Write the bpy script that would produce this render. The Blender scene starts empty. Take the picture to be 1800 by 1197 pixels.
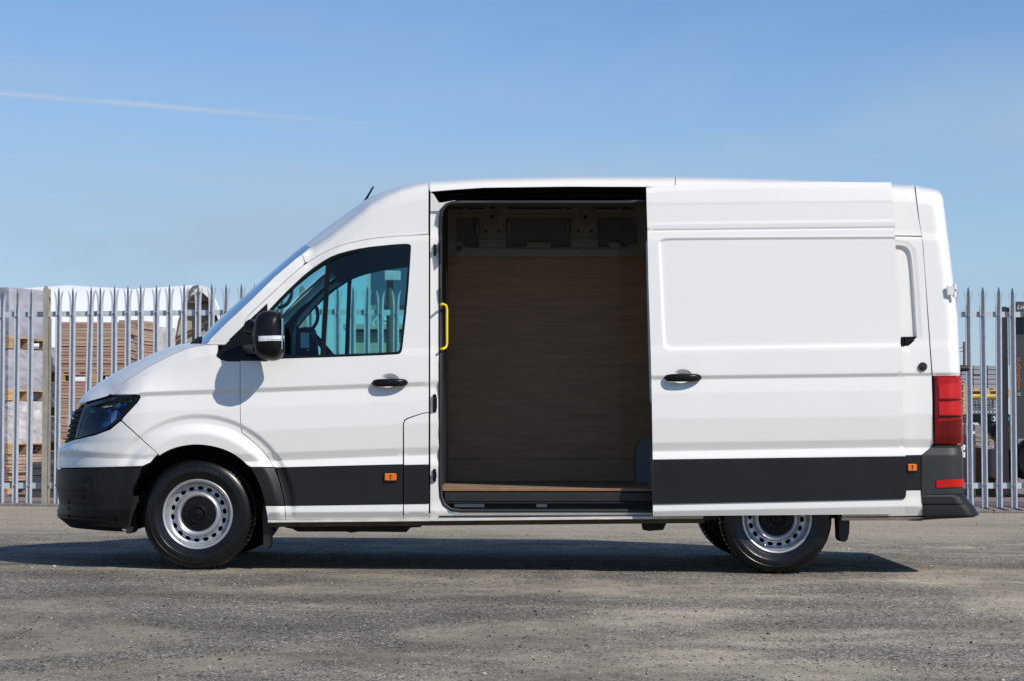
import bpy, math, random
import numpy as np
from mathutils import Vector, Matrix
from mathutils.geometry import delaunay_2d_cdt

random.seed(7)
rng = np.random.default_rng(7)
C = bpy.context.scene.collection
SC = bpy.context.scene
R = math.radians

# ------------------------------------------------------------------ camera, sky, sun, exposure
F_PX, CX, CY = 3632.0, 900.0, 598.5
CAM = (0.0, -13.0, 0.941)
PITCH = math.atan(143.5 / F_PX)
cam = bpy.data.cameras.new('camera'); camo = bpy.data.objects.new('camera', cam); C.objects.link(camo)
cam.sensor_width = 36; cam.lens = 36 * F_PX / 1800; cam.clip_end = 5000; cam.clip_start = .1
camo.location = CAM; camo.rotation_euler = (math.pi / 2 + PITCH, 0, 0)
SC.camera = camo

SUN = Vector((0.86, -0.78, 1.0)).normalized()
EL = math.asin(SUN.z); AZ = math.atan2(SUN.x, SUN.y)
w = bpy.data.worlds.new('World'); SC.world = w; w.use_nodes = True
wt = w.node_tree; wn = wt.nodes; wl = wt.links
bg = wn['Background']; bg.inputs['Strength'].default_value = 0.117
sky = wn.new('ShaderNodeTexSky'); sky.sky_type = 'NISHITA'; sky.sun_disc = False
sky.sun_elevation = EL; sky.sun_rotation = AZ
sky.air_density = 1.05; sky.dust_density = 0.0; sky.ozone_density = 8.5; sky.altitude = 50
# thin high cirrus veil and a contrail, as functions of the direction in the sky
tc = wn.new('ShaderNodeTexCoord')
mp = wn.new('ShaderNodeMapping'); mp.inputs['Scale'].default_value = (1.0, 1.0, 5.0); mp.inputs['Rotation'].default_value = (0, R(9), 0)
wl.new(tc.outputs['Generated'], mp.inputs[0])
nz = wn.new('ShaderNodeTexNoise'); nz.inputs['Scale'].default_value = 3.2; nz.inputs['Detail'].default_value = 7; nz.inputs['Roughness'].default_value = .55
nz.inputs['Distortion'].default_value = .5
wl.new(mp.outputs[0], nz.inputs['Vector'])
cr = wn.new('ShaderNodeMapRange'); cr.inputs[1].default_value = .42; cr.inputs[2].default_value = .72; cr.inputs[3].default_value = 0.0; cr.inputs[4].default_value = 1.0
wl.new(nz.outputs['Fac'], cr.inputs[0])
sep = wn.new('ShaderNodeSeparateXYZ'); wl.new(tc.outputs['Generated'], sep.inputs[0])


def wmath(op, a, b=None, c=None, clamp=False):
    n = wn.new('ShaderNodeMath'); n.operation = op; n.use_clamp = clamp
    for i, v in enumerate((a, b, c)):
        if v is None: continue
        if isinstance(v, (int, float)): n.inputs[i].default_value = v
        else: wl.new(v, n.inputs[i])
    return n.outputs[0]


# contrail: a great-circle-like streak, elevation falls as azimuth runs to the right
def dir_of(px, py):
    u = (px - CX) / F_PX; v = (py - CY) / F_PX
    d = Vector((u, math.cos(PITCH) + v * math.sin(PITCH), math.sin(PITCH) - v * math.cos(PITCH)))
    return d.normalized()


d0, d1 = dir_of(-20, 163), dir_of(700, 223)
nrm = d0.cross(d1).normalized(); tang = nrm.cross(d0).normalized()
vd = wn.new('ShaderNodeVectorMath'); vd.operation = 'DOT_PRODUCT'; vd.inputs[1].default_value = nrm
wl.new(tc.outputs['Generated'], vd.inputs[0])
vt = wn.new('ShaderNodeVectorMath'); vt.operation = 'DOT_PRODUCT'; vt.inputs[1].default_value = tang
wl.new(tc.outputs['Generated'], vt.inputs[0])
nz2 = wn.new('ShaderNodeTexNoise'); nz2.inputs['Scale'].default_value = 26; nz2.inputs['Detail'].default_value = 5
wl.new(tc.outputs['Generated'], nz2.inputs['Vector'])
wob = wmath('MULTIPLY_ADD', nz2.outputs['Fac'], .0022, -.0011)
dist = wmath('ABSOLUTE', wmath('ADD', vd.outputs['Value'], wob))
core = wmath('SUBTRACT', 1.0, wmath('DIVIDE', dist, .0027), clamp=True)
core = wmath('MULTIPLY', core, core)
end = wn.new('ShaderNodeMapRange'); end.inputs[1].default_value = .215; end.inputs[2].default_value = .07
end.interpolation_type = 'SMOOTHSTEP'
wl.new(vt.outputs['Value'], end.inputs[0])
trail = wmath('MULTIPLY', wmath('MULTIPLY', core, end.outputs[0]), wmath('MULTIPLY_ADD', nz2.outputs['Fac'], 1.1, -.02))
fy = wmath('GREATER_THAN', sep.outputs[1], 0.0)
trail = wmath('MULTIPLY', trail, fy)
elev = wn.new('ShaderNodeMapRange'); elev.inputs[1].default_value = .06; elev.inputs[2].default_value = .20; elev.inputs[3].default_value = 1.0; elev.inputs[4].default_value = .04
wl.new(sep.outputs[2], elev.inputs[0])
veil = wmath('MULTIPLY_ADD', wmath('MULTIPLY', cr.outputs[0], elev.outputs[0]), .75, wmath('MULTIPLY', elev.outputs[0], .5))
veil = wmath('MULTIPLY_ADD', cr.outputs[0], .22, veil)
fac = wmath('ADD', veil, 0.0, clamp=True)
mixc = wn.new('ShaderNodeMix'); mixc.data_type = 'RGBA'
wl.new(fac, mixc.inputs[0]); wl.new(sky.outputs[0], mixc.inputs[6]); mixc.inputs[7].default_value = (3.35, 4.5, 6.0, 1)
mixt = wn.new('ShaderNodeMix'); mixt.data_type = 'RGBA'; wl.new(trail, mixt.inputs[0]); wl.new(mixc.outputs[2], mixt.inputs[6]); mixt.inputs[7].default_value = (4.7, 5.0, 5.9, 1)
wl.new(mixt.outputs[2], bg.inputs['Color'])

sl = bpy.data.lights.new('sun', 'SUN'); sl.energy = 4.5; sl.angle = R(.53); sl.color = (1, .935, .84)
so = bpy.data.objects.new('sun', sl); C.objects.link(so)
so.rotation_euler = SUN.to_track_quat('Z', 'Y').to_euler()
vs = SC.view_settings; vs.view_transform = 'Standard'; vs.look = 'None'; vs.gamma = 1; vs.use_curve_mapping = False
vs.exposure = 0.0
SC.cycles.use_denoising = True
SC.cycles.max_bounces = 10; SC.cycles.transparent_max_bounces = 16; SC.cycles.sample_clamp_indirect = 6
SC.cycles.caustics_reflective = False

# ------------------------------------------------------------------ projection helpers
cp, sp = math.cos(PITCH), math.sin(PITCH)


def P(px, py, y):
    px = np.asarray(px, float); py = np.asarray(py, float)
    u = (px - CX) / F_PX; v = (py - CY) / F_PX
    t = (y - CAM[1]) / (cp + v * sp)
    return t * u, CAM[2] + t * (sp - v * cp)


def PT(px, py, y):
    x, z = P(px, py, y)
    return Vector((float(x), y, float(z)))


def proj(x, y, z):
    ry = y - CAM[1]; rz = z - CAM[2]
    dep = ry * cp + rz * sp
    return CX + F_PX * x / dep, CY - F_PX * (-ry * sp + rz * cp) / dep


def gz(x):
    return -0.007 * np.clip(x, -9, 9)


def sstep(a, b, v):
    t = np.clip((v - a) / (b - a), 0, 1)
    return t * t * (3 - 2 * t)


# ------------------------------------------------------------------ materials
M = {}


def mat(name, col, rough=.5, metal=0, coat=0, var=.0, vscale=8, bump=0, bscale=60, stretch=(1, 1, 1), spec=.5, var2=None, coat_rough=.05, rvar=0):
    m = bpy.data.materials.new(name); m.use_nodes = True
    nt = m.node_tree; b = nt.nodes['Principled BSDF']
    b.inputs['Base Color'].default_value = (*col, 1)
    b.inputs['Roughness'].default_value = rough; b.inputs['Metallic'].default_value = metal
    b.inputs['Coat Weight'].default_value = coat; b.inputs['Coat Roughness'].default_value = coat_rough
    b.inputs['Specular IOR Level'].default_value = spec
    tcn = nt.nodes.new('ShaderNodeTexCoord'); mpn = nt.nodes.new('ShaderNodeMapping'); mpn.inputs['Scale'].default_value = stretch
    nt.links.new(tcn.outputs['Object'], mpn.inputs[0])
    if var or rvar:
        n = nt.nodes.new('ShaderNodeTexNoise'); n.inputs['Scale'].default_value = vscale; n.inputs['Detail'].default_value = 6
        n.inputs['Roughness'].default_value = .6
        nt.links.new(mpn.outputs[0], n.inputs['Vector'])
        if var:
            mx = nt.nodes.new('ShaderNodeMix'); mx.data_type = 'RGBA'
            mr = nt.nodes.new('ShaderNodeMapRange'); mr.inputs[1].default_value = .3; mr.inputs[2].default_value = .7
            nt.links.new(n.outputs['Fac'], mr.inputs[0]); nt.links.new(mr.outputs[0], mx.inputs[0])
            c2 = var2 if var2 else tuple(min(1, c * (1 + var)) for c in col)
            c1 = tuple(c * (1 - var) for c in col) if not var2 else col
            mx.inputs[6].default_value = (*c1, 1); mx.inputs[7].default_value = (*c2, 1)
            nt.links.new(mx.outputs[2], b.inputs['Base Color'])
        if rvar:
            ma = nt.nodes.new('ShaderNodeMath'); ma.operation = 'MULTIPLY_ADD'; ma.inputs[1].default_value = rvar * 2; ma.inputs[2].default_value = rough - rvar
            nt.links.new(n.outputs['Fac'], ma.inputs[0]); nt.links.new(ma.outputs[0], b.inputs['Roughness'])
    if bump:
        n2 = nt.nodes.new('ShaderNodeTexNoise'); n2.inputs['Scale'].default_value = bscale; n2.inputs['Detail'].default_value = 4
        nt.links.new(mpn.outputs[0], n2.inputs['Vector'])
        bp = nt.nodes.new('ShaderNodeBump'); bp.inputs['Strength'].default_value = bump; bp.inputs['Distance'].default_value = .01
        nt.links.new(n2.outputs['Fac'], bp.inputs['Height']); nt.links.new(bp.outputs[0], b.inputs['Normal'])
    M[name] = m
    return m


mat('paint', (.76, .75, .715), .38, coat=.75, var=.012, vscale=1.5, bump=.006, bscale=3)
mat('paint_dull', (.72, .72, .70), .5, coat=.2, var=.05, vscale=5)
mat('sill_dirty', (.62, .60, .55), .55, var=.2, vscale=9, stretch=(1, 1, 4))
mat('trim', (.0115, .0115, .0125), .45, var=.22, vscale=3, bump=.12, bscale=500, spec=.3)
mat('trim_grey', (.028, .029, .032), .5, var=.2, vscale=4, bump=.1, bscale=400, spec=.35)
mat('trim_black', (.005, .005, .0055), .36, bump=.05, bscale=400, spec=.25)
mat('gloss_black', (.004, .004, .005), .22, spec=.4)
mat('rubber', (.012, .012, .012), .55, bump=.1, bscale=150)
mat('tyre', (.0045, .0045, .005), .30, var=.25, vscale=14, bump=.05, bscale=80, rvar=.09, spec=.4)
mat('rim', (.52, .53, .55), .33, metal=.65, var=.06, vscale=12, bump=.02, bscale=200)
mat('under', (.020, .018, .016), .8, var=.4, vscale=12, bump=.3)
mat('under_brown', (.075, .055, .035), .85, var=.4, vscale=12)
mat('dark', (.006, .006, .007), .8)
mat('cargo_outer', (.13, .13, .125), .6)  # darker than the frame: shade of the recesses put into the colour
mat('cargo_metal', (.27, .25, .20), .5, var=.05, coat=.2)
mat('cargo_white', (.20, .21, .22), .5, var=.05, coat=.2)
mat('ply', (.38, .20, .088), .5, var=.22, vscale=3.5, stretch=(.8, 1, 9), bump=.05, bscale=30, coat=.1)
mat('ply_edge', (.26, .125, .06), .6, var=.25, vscale=20, stretch=(1, 1, 10))
mat('floor_ply', (.24, .18, .125), .6, var=.3, vscale=4, stretch=(1, 1, 8))
mat('mat_black', (.011, .0115, .013), .5, var=.3, vscale=20, bump=.3, bscale=200)
mat('yellow', (.85, .62, .01), .4, coat=.3)
mat('yellow_dull', (.55, .42, .05), .6, var=.2)
mat('orange', (.75, .17, .01), .2, coat=.6, var=.1, vscale=90)
mat('red_lens', (.36, .004, .002), .3, coat=.1, spec=.3, var=.15, vscale=14, stretch=(1, 1, 3))
mat('red_dark', (.12, .002, .002), .2, coat=.2, spec=.3, var=.15, vscale=30)
mat('red_bright', (.48, .008, .004), .35, coat=.1, spec=.3, var=.1, vscale=30)
mat('chrome', (.75, .77, .8), .08, metal=1)
mat('indicator', (.72, .74, .76), .12, coat=1, var=.15, vscale=120)
mat('dash', (.018, .019, .022), .6, bump=.1)
mat('galv', (.40, .43, .485), .5, metal=.15, var=.14, vscale=14, bump=.05, bscale=60)
mat('galv_rail', (.50, .55, .58), .5, metal=.1, var=.15, vscale=9)
mat('post', (.31, .29, .24), .6, metal=.1, var=.2, vscale=8)
mat('tent', (.82, .83, .84), .6, var=.03, vscale=.6)
mat('tent_in', (.40, .36, .29), .8, var=.05)
mat('wood', (.42, .28, .15), .75, var=.3, vscale=9, stretch=(1, 1, 6))
mat('wood_pale', (.52, .34, .17), .75, var=.3, vscale=9, stretch=(1, 1, 6))
mat('board', (.40, .29, .21), .75, var=.35, vscale=4, stretch=(1, 1, 18))
mat('board_red', (.38, .23, .19), .75, var=.3, vscale=4, stretch=(1, 1, 18))
mat('brick', (.33, .21, .17), .8, var=.3, vscale=12)
mat('wrap', (.44, .43, .47), .22, var=.22, vscale=3, bump=1.0, bscale=9, coat=.6, var2=(.28, .27, .31))
mat('wrap_white', (.52, .50, .49), .25, var=.35, vscale=5, bump=.9, bscale=9, coat=.5)
mat('block_grey', (.30, .31, .33), .7, var=.2, vscale=10)
mat('carton', (.30, .17, .09), .8, var=.2)
mat('dark_box', (.055, .057, .068), .6, var=.2)
mat('lift', (.022, .023, .026), .4, var=.2, coat=.2)
mat('lift_grey', (.045, .047, .05), .45, coat=.2)
mat('label_white', (.8, .8, .8), .5)
mat('label_blue', (.10, .45, .62), .5)
mat('label_navy', (.05, .07, .35), .5)
mat('text_orange', (.62, .16, .02), .5)
mat('text_white', (.75, .75, .75), .5)
mat('steel', (.35, .37, .38), .4, metal=.6)
mat('grass', (.12, .14, .04), .8, var=.3)
mat('stone', (.30, .27, .23), .85, var=.45, vscale=30)
mat('kerb', (.16, .15, .14), .85, var=.35, vscale=15, bump=.5)
mat('cabin_wall', (.36, .38, .30), .7, var=.06)
mat('cabin_blue', (.05, .09, .16), .5, var=.1)
mat('pole_brown', (.11, .08, .06), .8, var=.3)


def glass(name, tint, rough=.01, ior=1.5):
    m = bpy.data.materials.new(name); m.use_nodes = True; nt = m.node_tree; nt.nodes.clear()
    o = nt.nodes.new('ShaderNodeOutputMaterial'); t = nt.nodes.new('ShaderNodeBsdfTransparent'); t.inputs[0].default_value = (*tint, 1)
    g = nt.nodes.new('ShaderNodeBsdfGlossy'); g.inputs['Roughness'].default_value = rough
    f = nt.nodes.new('ShaderNodeFresnel'); f.inputs[0].default_value = ior
    mx = nt.nodes.new('ShaderNodeMixShader')
    nt.links.new(f.outputs[0], mx.inputs[0]); nt.links.new(t.outputs[0], mx.inputs[1]); nt.links.new(g.outputs[0], mx.inputs[2])
    nt.links.new(mx.outputs[0], o.inputs[0]); M[name] = m


mat('grille_black', (.002, .002, .002), .6, spec=.08)
glass('glass', (.50, .84, .84))
glass('screen', (.55, .78, .86))
glass('lens', (.80, .82, .86), .02)

# asphalt
m = bpy.data.materials.new('asphalt'); m.use_nodes = True; M['asphalt'] = m
nt = m.node_tree; N = nt.nodes; Lk = nt.links; b = N['Principled BSDF']
b.inputs['Roughness'].default_value = .9; b.inputs['Specular IOR Level'].default_value = .25
tcn = N.new('ShaderNodeTexCoord')


def nnoise(scale, detail=5, rough=.6, st=(1, 1, 1), loc=(0, 0, 0), dist=0):
    mpn = N.new('ShaderNodeMapping'); mpn.inputs['Scale'].default_value = st; mpn.inputs['Location'].default_value = loc
    Lk.new(tcn.outputs['Object'], mpn.inputs[0])
    n = N.new('ShaderNodeTexNoise'); n.inputs['Scale'].default_value = scale; n.inputs['Detail'].default_value = detail
    n.inputs['Roughness'].default_value = rough; n.inputs['Distortion'].default_value = dist
    Lk.new(mpn.outputs[0], n.inputs['Vector']); return n.outputs['Fac']


def nmap(v, a, b_, c=0, d=1):
    n = N.new('ShaderNodeMapRange'); n.inputs[1].default_value = a; n.inputs[2].default_value = b_; n.inputs[3].default_value = c; n.inputs[4].default_value = d
    Lk.new(v, n.inputs[0]); return n.outputs[0]


def nmix(f, a, b_, mode='MIX'):
    n = N.new('ShaderNodeMix'); n.data_type = 'RGBA'; n.blend_type = mode
    for i, v in ((0, f), (6, a), (7, b_)):
        if isinstance(v, tuple): n.inputs[i].default_value = (*v, 1)
        elif isinstance(v, float): n.inputs[i].default_value = v
        else: Lk.new(v, n.inputs[i])
    return n.outputs[2]


def nm(op, a, b_):
    n = N.new('ShaderNodeMath'); n.operation = op; n.use_clamp = True
    for i, v in enumerate((a, b_)):
        if isinstance(v, float): n.inputs[i].default_value = v
        else: Lk.new(v, n.inputs[i])
    return n.outputs[0]


vor = N.new('ShaderNodeTexVoronoi'); vor.inputs['Scale'].default_value = 105
Lk.new(tcn.outputs['Object'], vor.inputs['Vector'])
vsep = N.new('ShaderNodeSeparateColor'); Lk.new(vor.outputs['Color'], vsep.inputs[0])
base = nmix(nmap(vsep.outputs[0], .0, 1), (.046, .042, .036), (.345, .312, .255))
light = nmap(vsep.outputs[1], .90, .96)
base = nmix(light, base, (.52, .49, .42))
dk = nmap(vsep.outputs[2], .91, .95)
base = nmix(dk, base, (.03, .03, .03))
big = nmap(nnoise(.8, 9, .66, (.7, .8, 1), dist=1.0), .455, .56)
fine = nmap(nnoise(7, 8, .75, (.9, .6, 1)), .28, .55)
patch = nm('MULTIPLY', big, fine)
sand = nmix(nmap(nnoise(160, 3), .3, .7), (.30, .258, .20), (.43, .372, .287))
base = nmix(nm('MULTIPLY', patch, .85), base, sand)
vor2 = N.new('ShaderNodeTexVoronoi'); vor2.inputs['Scale'].default_value = 38; vm = N.new('ShaderNodeMapping'); vm.inputs['Scale'].default_value = (1, .45, 1)
Lk.new(tcn.outputs['Object'], vm.inputs[0]); Lk.new(vm.outputs[0], vor2.inputs['Vector'])
vs2 = N.new('ShaderNodeSeparateColor'); Lk.new(vor2.outputs['Color'], vs2.inputs[0])
near0 = nmap(vor2.outputs['Distance'], .28, .42, 1, 0)
base = nmix(nm('MULTIPLY', nmap(vs2.outputs[0], .86, .92), nm('MULTIPLY', near0, .75)), base, (.035, .033, .030))
base = nmix(nm('MULTIPLY', nmap(vs2.outputs[1], .90, .95), nm('MULTIPLY', near0, .65)), base, (.50, .46, .38))
sm = nmap(nnoise(1.3, 6, .6, (.8, 1.1, 1), (9, 4, 0)), .35, .68, .62, 1.2)
cmb = N.new('ShaderNodeCombineColor')
for i in range(3): Lk.new(sm, cmb.inputs[i])
base = nmix(1.0, base, cmb.outputs[0], 'MULTIPLY')
spos = N.new('ShaderNodeSeparateXYZ'); Lk.new(tcn.outputs['Object'], spos.inputs[0])
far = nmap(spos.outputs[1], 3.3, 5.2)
edge_n = N.new('ShaderNodeMath'); edge_n.operation = 'MULTIPLY_ADD'; edge_n.inputs[1].default_value = .5
Lk.new(nnoise(2.2, 6, .6, (1, 1, 1), (3, 3, 0)), edge_n.inputs[0]); Lk.new(spos.outputs[0], edge_n.inputs[2])
sl2 = nmap(edge_n.outputs[0], .56, .66, .84, 1.07)
c3 = N.new('ShaderNodeCombineColor')
for i in range(3): Lk.new(sl2, c3.inputs[i])
base = nmix(1.0, base, c3.outputs[0], 'MULTIPLY')
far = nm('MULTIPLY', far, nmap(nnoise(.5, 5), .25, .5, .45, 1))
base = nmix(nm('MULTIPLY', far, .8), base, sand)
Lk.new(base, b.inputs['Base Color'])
bp = N.new('ShaderNodeBump'); bp.inputs['Strength'].default_value = 1.0; bp.inputs['Distance'].default_value = .007
hh = nmix(.45, vor.outputs['Distance'], nnoise(60, 5))
Lk.new(hh, bp.inputs['Height']); Lk.new(bp.outputs[0], b.inputs['Normal'])

# block paving beyond the fence
m = bpy.data.materials.new('paving'); m.use_nodes = True; M['paving'] = m
nt = m.node_tree; bb = nt.nodes['Principled BSDF']; br = nt.nodes.new('ShaderNodeTexBrick'); t2 = nt.nodes.new('ShaderNodeTexCoord')
br.inputs['Scale'].default_value = 5; br.inputs['Color1'].default_value = (.27, .20, .18, 1); br.inputs['Color2'].default_value = (.21, .165, .155, 1); br.inputs['Mortar'].default_value = (.13, .11, .10, 1)
nt.links.new(t2.outputs['Object'], br.inputs[0]); nt.links.new(br.outputs[0], bb.inputs['Base Color']); bb.inputs['Roughness'].default_value = .85

# headlamp inside: bluish iridescent reflector
m = bpy.data.materials.new('reflector'); m.use_nodes = True; M['reflector'] = m
nt = m.node_tree; bb = nt.nodes['Principled BSDF']; bb.inputs['Metallic'].default_value = .9; bb.inputs['Roughness'].default_value = .22
t2 = nt.nodes.new('ShaderNodeTexCoord'); n = nt.nodes.new('ShaderNodeTexNoise'); n.inputs['Scale'].default_value = 9; n.inputs['Detail'].default_value = 3; n.inputs['Distortion'].default_value = 1.5
rp = nt.nodes.new('ShaderNodeValToRGB'); e = rp.color_ramp.elements
e[0].position = .30; e[0].color = (.005, .006, .012, 1); e[1].position = .75; e[1].color = (.30, .31, .34, 1)
for pos, col in ((.42, (.03, .05, .45)), (.5, (.06, .28, .80)), (.56, (.08, .42, .32)), (.63, (.22, .08, .36))):
    q = e.new(pos); q.color = (*col, 1)
nt.links.new(t2.outputs['Object'], n.inputs['Vector']); nt.links.new(n.outputs['Fac'], rp.inputs[0]); nt.links.new(rp.outputs[0], bb.inputs['Base Color'])


# ------------------------------------------------------------------ mesh helpers
def tag(o, label=None, cat=None, group=None, kind=None):
    if label: o['label'] = label
    if cat: o['category'] = cat
    if group: o['group'] = group
    if kind: o['kind'] = kind
    return o


def empty(name, loc, parent=None):
    o = bpy.data.objects.new(name, None); C.objects.link(o); o.empty_display_size = .1
    if parent: o.parent = parent; o.matrix_parent_inverse = Matrix.Identity(4)
    o.location = Vector(loc) - (world_loc(parent) if parent else Vector((0, 0, 0)))
    return o


def world_loc(o):
    v = Vector((0, 0, 0))
    while o: v += o.location; o = o.parent
    return v


class MB:
    def __init__(s): s.v = []; s.f = []; s.m = []; s.sm = []

    def add(s, vs, fs, mi=0, smooth=False):
        n = len(s.v); s.v += [tuple(v) for v in vs]; s.f += [tuple(i + n for i in f) for f in fs]
        s.m += [mi] * len(fs); s.sm += [smooth] * len(fs); return s

    def box(s, x0, x1, y0, y1, z0, z1, mi=0, rot=None, b=0):
        if b:
            c = [(x0 + x1) / 2, (y0 + y1) / 2, (z0 + z1) / 2]; h = [(x1 - x0) / 2, (y1 - y0) / 2, (z1 - z0) / 2]
            b = min(b, min(abs(q) for q in h) * .9)
            vs = []; idx = {}
            for sx in (-1, 1):
                for sy in (-1, 1):
                    for sz in (-1, 1):
                        for ax in range(3):
                            p = [sx * h[0], sy * h[1], sz * h[2]]
                            sg = (sx, sy, sz)
                            for k in range(3):
                                if k != ax: p[k] -= sg[k] * b
                            idx[(sx, sy, sz, ax)] = len(vs); vs.append([c[k] + p[k] for k in range(3)])
            fs = []
            for ax in range(3):
                for sg in (-1, 1):
                    o = [k for k in range(3) if k != ax]
                    q = []
                    for (a, d) in ((-1, -1), (1, -1), (1, 1), (-1, 1)):
                        t = [0, 0, 0]; t[ax] = sg; t[o[0]] = a; t[o[1]] = d
                        q.append(idx[(t[0], t[1], t[2], ax)])
                    fl = (sg > 0) ^ (ax == 1)
                    fs.append(q if fl else q[::-1])
            for ax in range(3):
                o = [k for k in range(3) if k != ax]
                for a in (-1, 1):
                    for d in (-1, 1):
                        def K(sa, which):
                            t = [0, 0, 0]; t[ax] = sa; t[o[0]] = a; t[o[1]] = d
                            return idx[(t[0], t[1], t[2], which)]
                        q = [K(-1, o[0]), K(1, o[0]), K(1, o[1]), K(-1, o[1])]
                        fl = (a * d > 0) ^ (ax == 1)
                        fs.append(q[::-1] if fl else q)
            for sx in (-1, 1):
                for sy in (-1, 1):
                    for sz in (-1, 1):
                        q = [idx[(sx, sy, sz, k)] for k in range(3)]
                        fs.append(q if sx * sy * sz > 0 else q[::-1])
        else:
            vs = [(x, y, z) for x in (x0, x1) for y in (y0, y1) for z in (z0, z1)]
            fs = [(0, 1, 3, 2), (4, 6, 7, 5), (0, 4, 5, 1), (2, 3, 7, 6), (0, 2, 6, 4), (1, 5, 7, 3)]
        if rot:
            a, cx, cy = rot; ca, sa = math.cos(a), math.sin(a)
            vs = [(cx + (v[0] - cx) * ca - (v[1] - cy) * sa, cy + (v[0] - cx) * sa + (v[1] - cy) * ca, v[2]) for v in vs]
        return s.add(vs, fs, mi)

    def tube(s, pts, r, n=10, mi=0, closed=False):
        pts = [Vector(p) for p in pts]; vs = []; k = len(pts)
        rr = r if isinstance(r, (list, tuple)) else [r] * k
        ref = None
        for i, p in enumerate(pts):
            a = pts[(i - 1) % k] if closed or i > 0 else p; c = pts[(i + 1) % k] if closed or i < k - 1 else p
            t = (c - a).normalized()
            if ref is None: ref = Vector((0, 0, 1)) if abs(t.z) < .8 else Vector((0, 1, 0))
            u = t.cross(ref).normalized(); ref = u.cross(t).normalized()
            for j in range(n):
                q = 2 * math.pi * j / n
                vs.append(p + (u * math.cos(q) + ref * math.sin(q)) * rr[i])
        fs = []
        for i in range(k if closed else k - 1):
            for j in range(n):
                fs.append((i * n + j, i * n + (j + 1) % n, ((i + 1) % k) * n + (j + 1) % n, ((i + 1) % k) * n + j))
        s.add(vs, fs, mi, True)
        if not closed:
            s.add(vs[:n], [tuple(range(n))[::-1]], mi); s.add(vs[-n:], [tuple(range(n))], mi)
        return s

    def prism(s, poly, y0, y1, mi=0):
        """poly: list of (x, z), extruded along y"""
        ar = sum(poly[i - 1][0] * p[1] - p[0] * poly[i - 1][1] for i, p in enumerate(poly))
        if ar < 0: poly = poly[::-1]
        n = len(poly)
        vs = [(x, y0, z) for x, z in poly] + [(x, y1, z) for x, z in poly]
        fs = [tuple(range(n)), tuple(range(2 * n - 1, n - 1, -1))] + [(i, i + n, (i + 1) % n + n, (i + 1) % n) for i in range(n)]
        return s.add(vs, fs, mi)

    def xprism(s, poly, x0, x1, mi=0):
        """poly: list of (y, z), extruded along x"""
        ar = sum(poly[i - 1][0] * p[1] - p[0] * poly[i - 1][1] for i, p in enumerate(poly))
        if ar > 0: poly = poly[::-1]
        n = len(poly)
        vs = [(x0, y, z) for y, z in poly] + [(x1, y, z) for y, z in poly]
        fs = [tuple(range(n)), tuple(range(2 * n - 1, n - 1, -1))] + [(i, i + n, (i + 1) % n + n, (i + 1) % n) for i in range(n)]
        return s.add(vs, fs, mi)

    def lathe(s, prof, c, n=64, mi=0, rfun=None):
        """prof: list of (r, y), about the y axis through c"""
        vs = []
        for (r, y) in prof:
            for j in range(n):
                a = 2 * math.pi * j / n
                rr = r if rfun is None else rfun(r, y, j)
                vs.append((c[0] + rr * math.sin(a), c[1] + y, c[2] + rr * math.cos(a)))
        fs = [(i * n + j, i * n + (j + 1) % n, (i + 1) * n + (j + 1) % n, (i + 1) * n + j) for i in range(len(prof) - 1) for j in range(n)]
        return s.add(vs, fs, mi, True)

    def grid(s, pts, mi=0, smooth=True, flip=False):
        a = len(pts); b_ = len(pts[0])
        fs = [(i * b_ + j, (i + 1) * b_ + j, (i + 1) * b_ + j + 1, i * b_ + j + 1) for i in range(a - 1) for j in range(b_ - 1)]
        if flip: fs = [f[::-1] for f in fs]
        return s.add([p for r in pts for p in r], fs, mi, smooth)

    def build(s, name, mats, parent=None, sharp=35, loc=None):
        me = bpy.data.meshes.new(name)
        base = world_loc(parent) if parent else Vector((0, 0, 0))
        if loc is not None and parent is None: base = Vector(loc)
        me.from_pydata([tuple(Vector(v) - base) for v in s.v], [], s.f)
        if not isinstance(mats, (list, tuple)): mats = [mats]
        for q in mats: me.materials.append(M[q])
        me.polygons.foreach_set('material_index', s.m); me.polygons.foreach_set('use_smooth', s.sm)
        me.update()
        if any(s.sm) and sharp: me.set_sharp_from_angle(angle=R(sharp))
        o = bpy.data.objects.new(name, me); C.objects.link(o)
        if parent: o.parent = parent
        elif loc is not None: o.location = loc
        return o


def dens(pts, step, closed=True):
    out = []; n = len(pts)
    for i in range(n if closed else n - 1):
        a = pts[i]; b_ = pts[(i + 1) % n]
        k = max(1, int(math.hypot(b_[0] - a[0], b_[1] - a[1]) / step))
        for j in range(k): out.append((a[0] + (b_[0] - a[0]) * j / k, a[1] + (b_[1] - a[1]) * j / k))
    if not closed: out.append(pts[-1])
    return out


def smooth_poly(pts, closed=True, it=2):
    """corner cutting; a point given as (x, y, 1) stays sharp"""
    pts = [tuple(p) if len(p) > 2 else (*p, 0) for p in pts]
    for _ in range(it):
        out = []; n = len(pts)
        for i, p in enumerate(pts):
            if p[2] or (not closed and i in (0, n - 1)): out.append(p); continue
            a = pts[i - 1]; b_ = pts[(i + 1) % n]
            out.append((p[0] * .75 + a[0] * .25, p[1] * .75 + a[1] * .25, 0))
            out.append((p[0] * .75 + b_[0] * .25, p[1] * .75 + b_[1] * .25, 0))
        pts = out
    return [(p[0], p[1]) for p in pts]


def rrect(x0, y0, x1, y1, r, n=4):
    out = []
    for cx, cy, a0 in ((x1 - r, y0 + r, -90), (x1 - r, y1 - r, 0), (x0 + r, y1 - r, 90), (x0 + r, y0 + r, 180)):
        for i in range(n + 1):
            a = R(a0 + 90 * i / n); out.append((cx + r * math.cos(a), cy + r * math.sin(a)))
    return out


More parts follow.
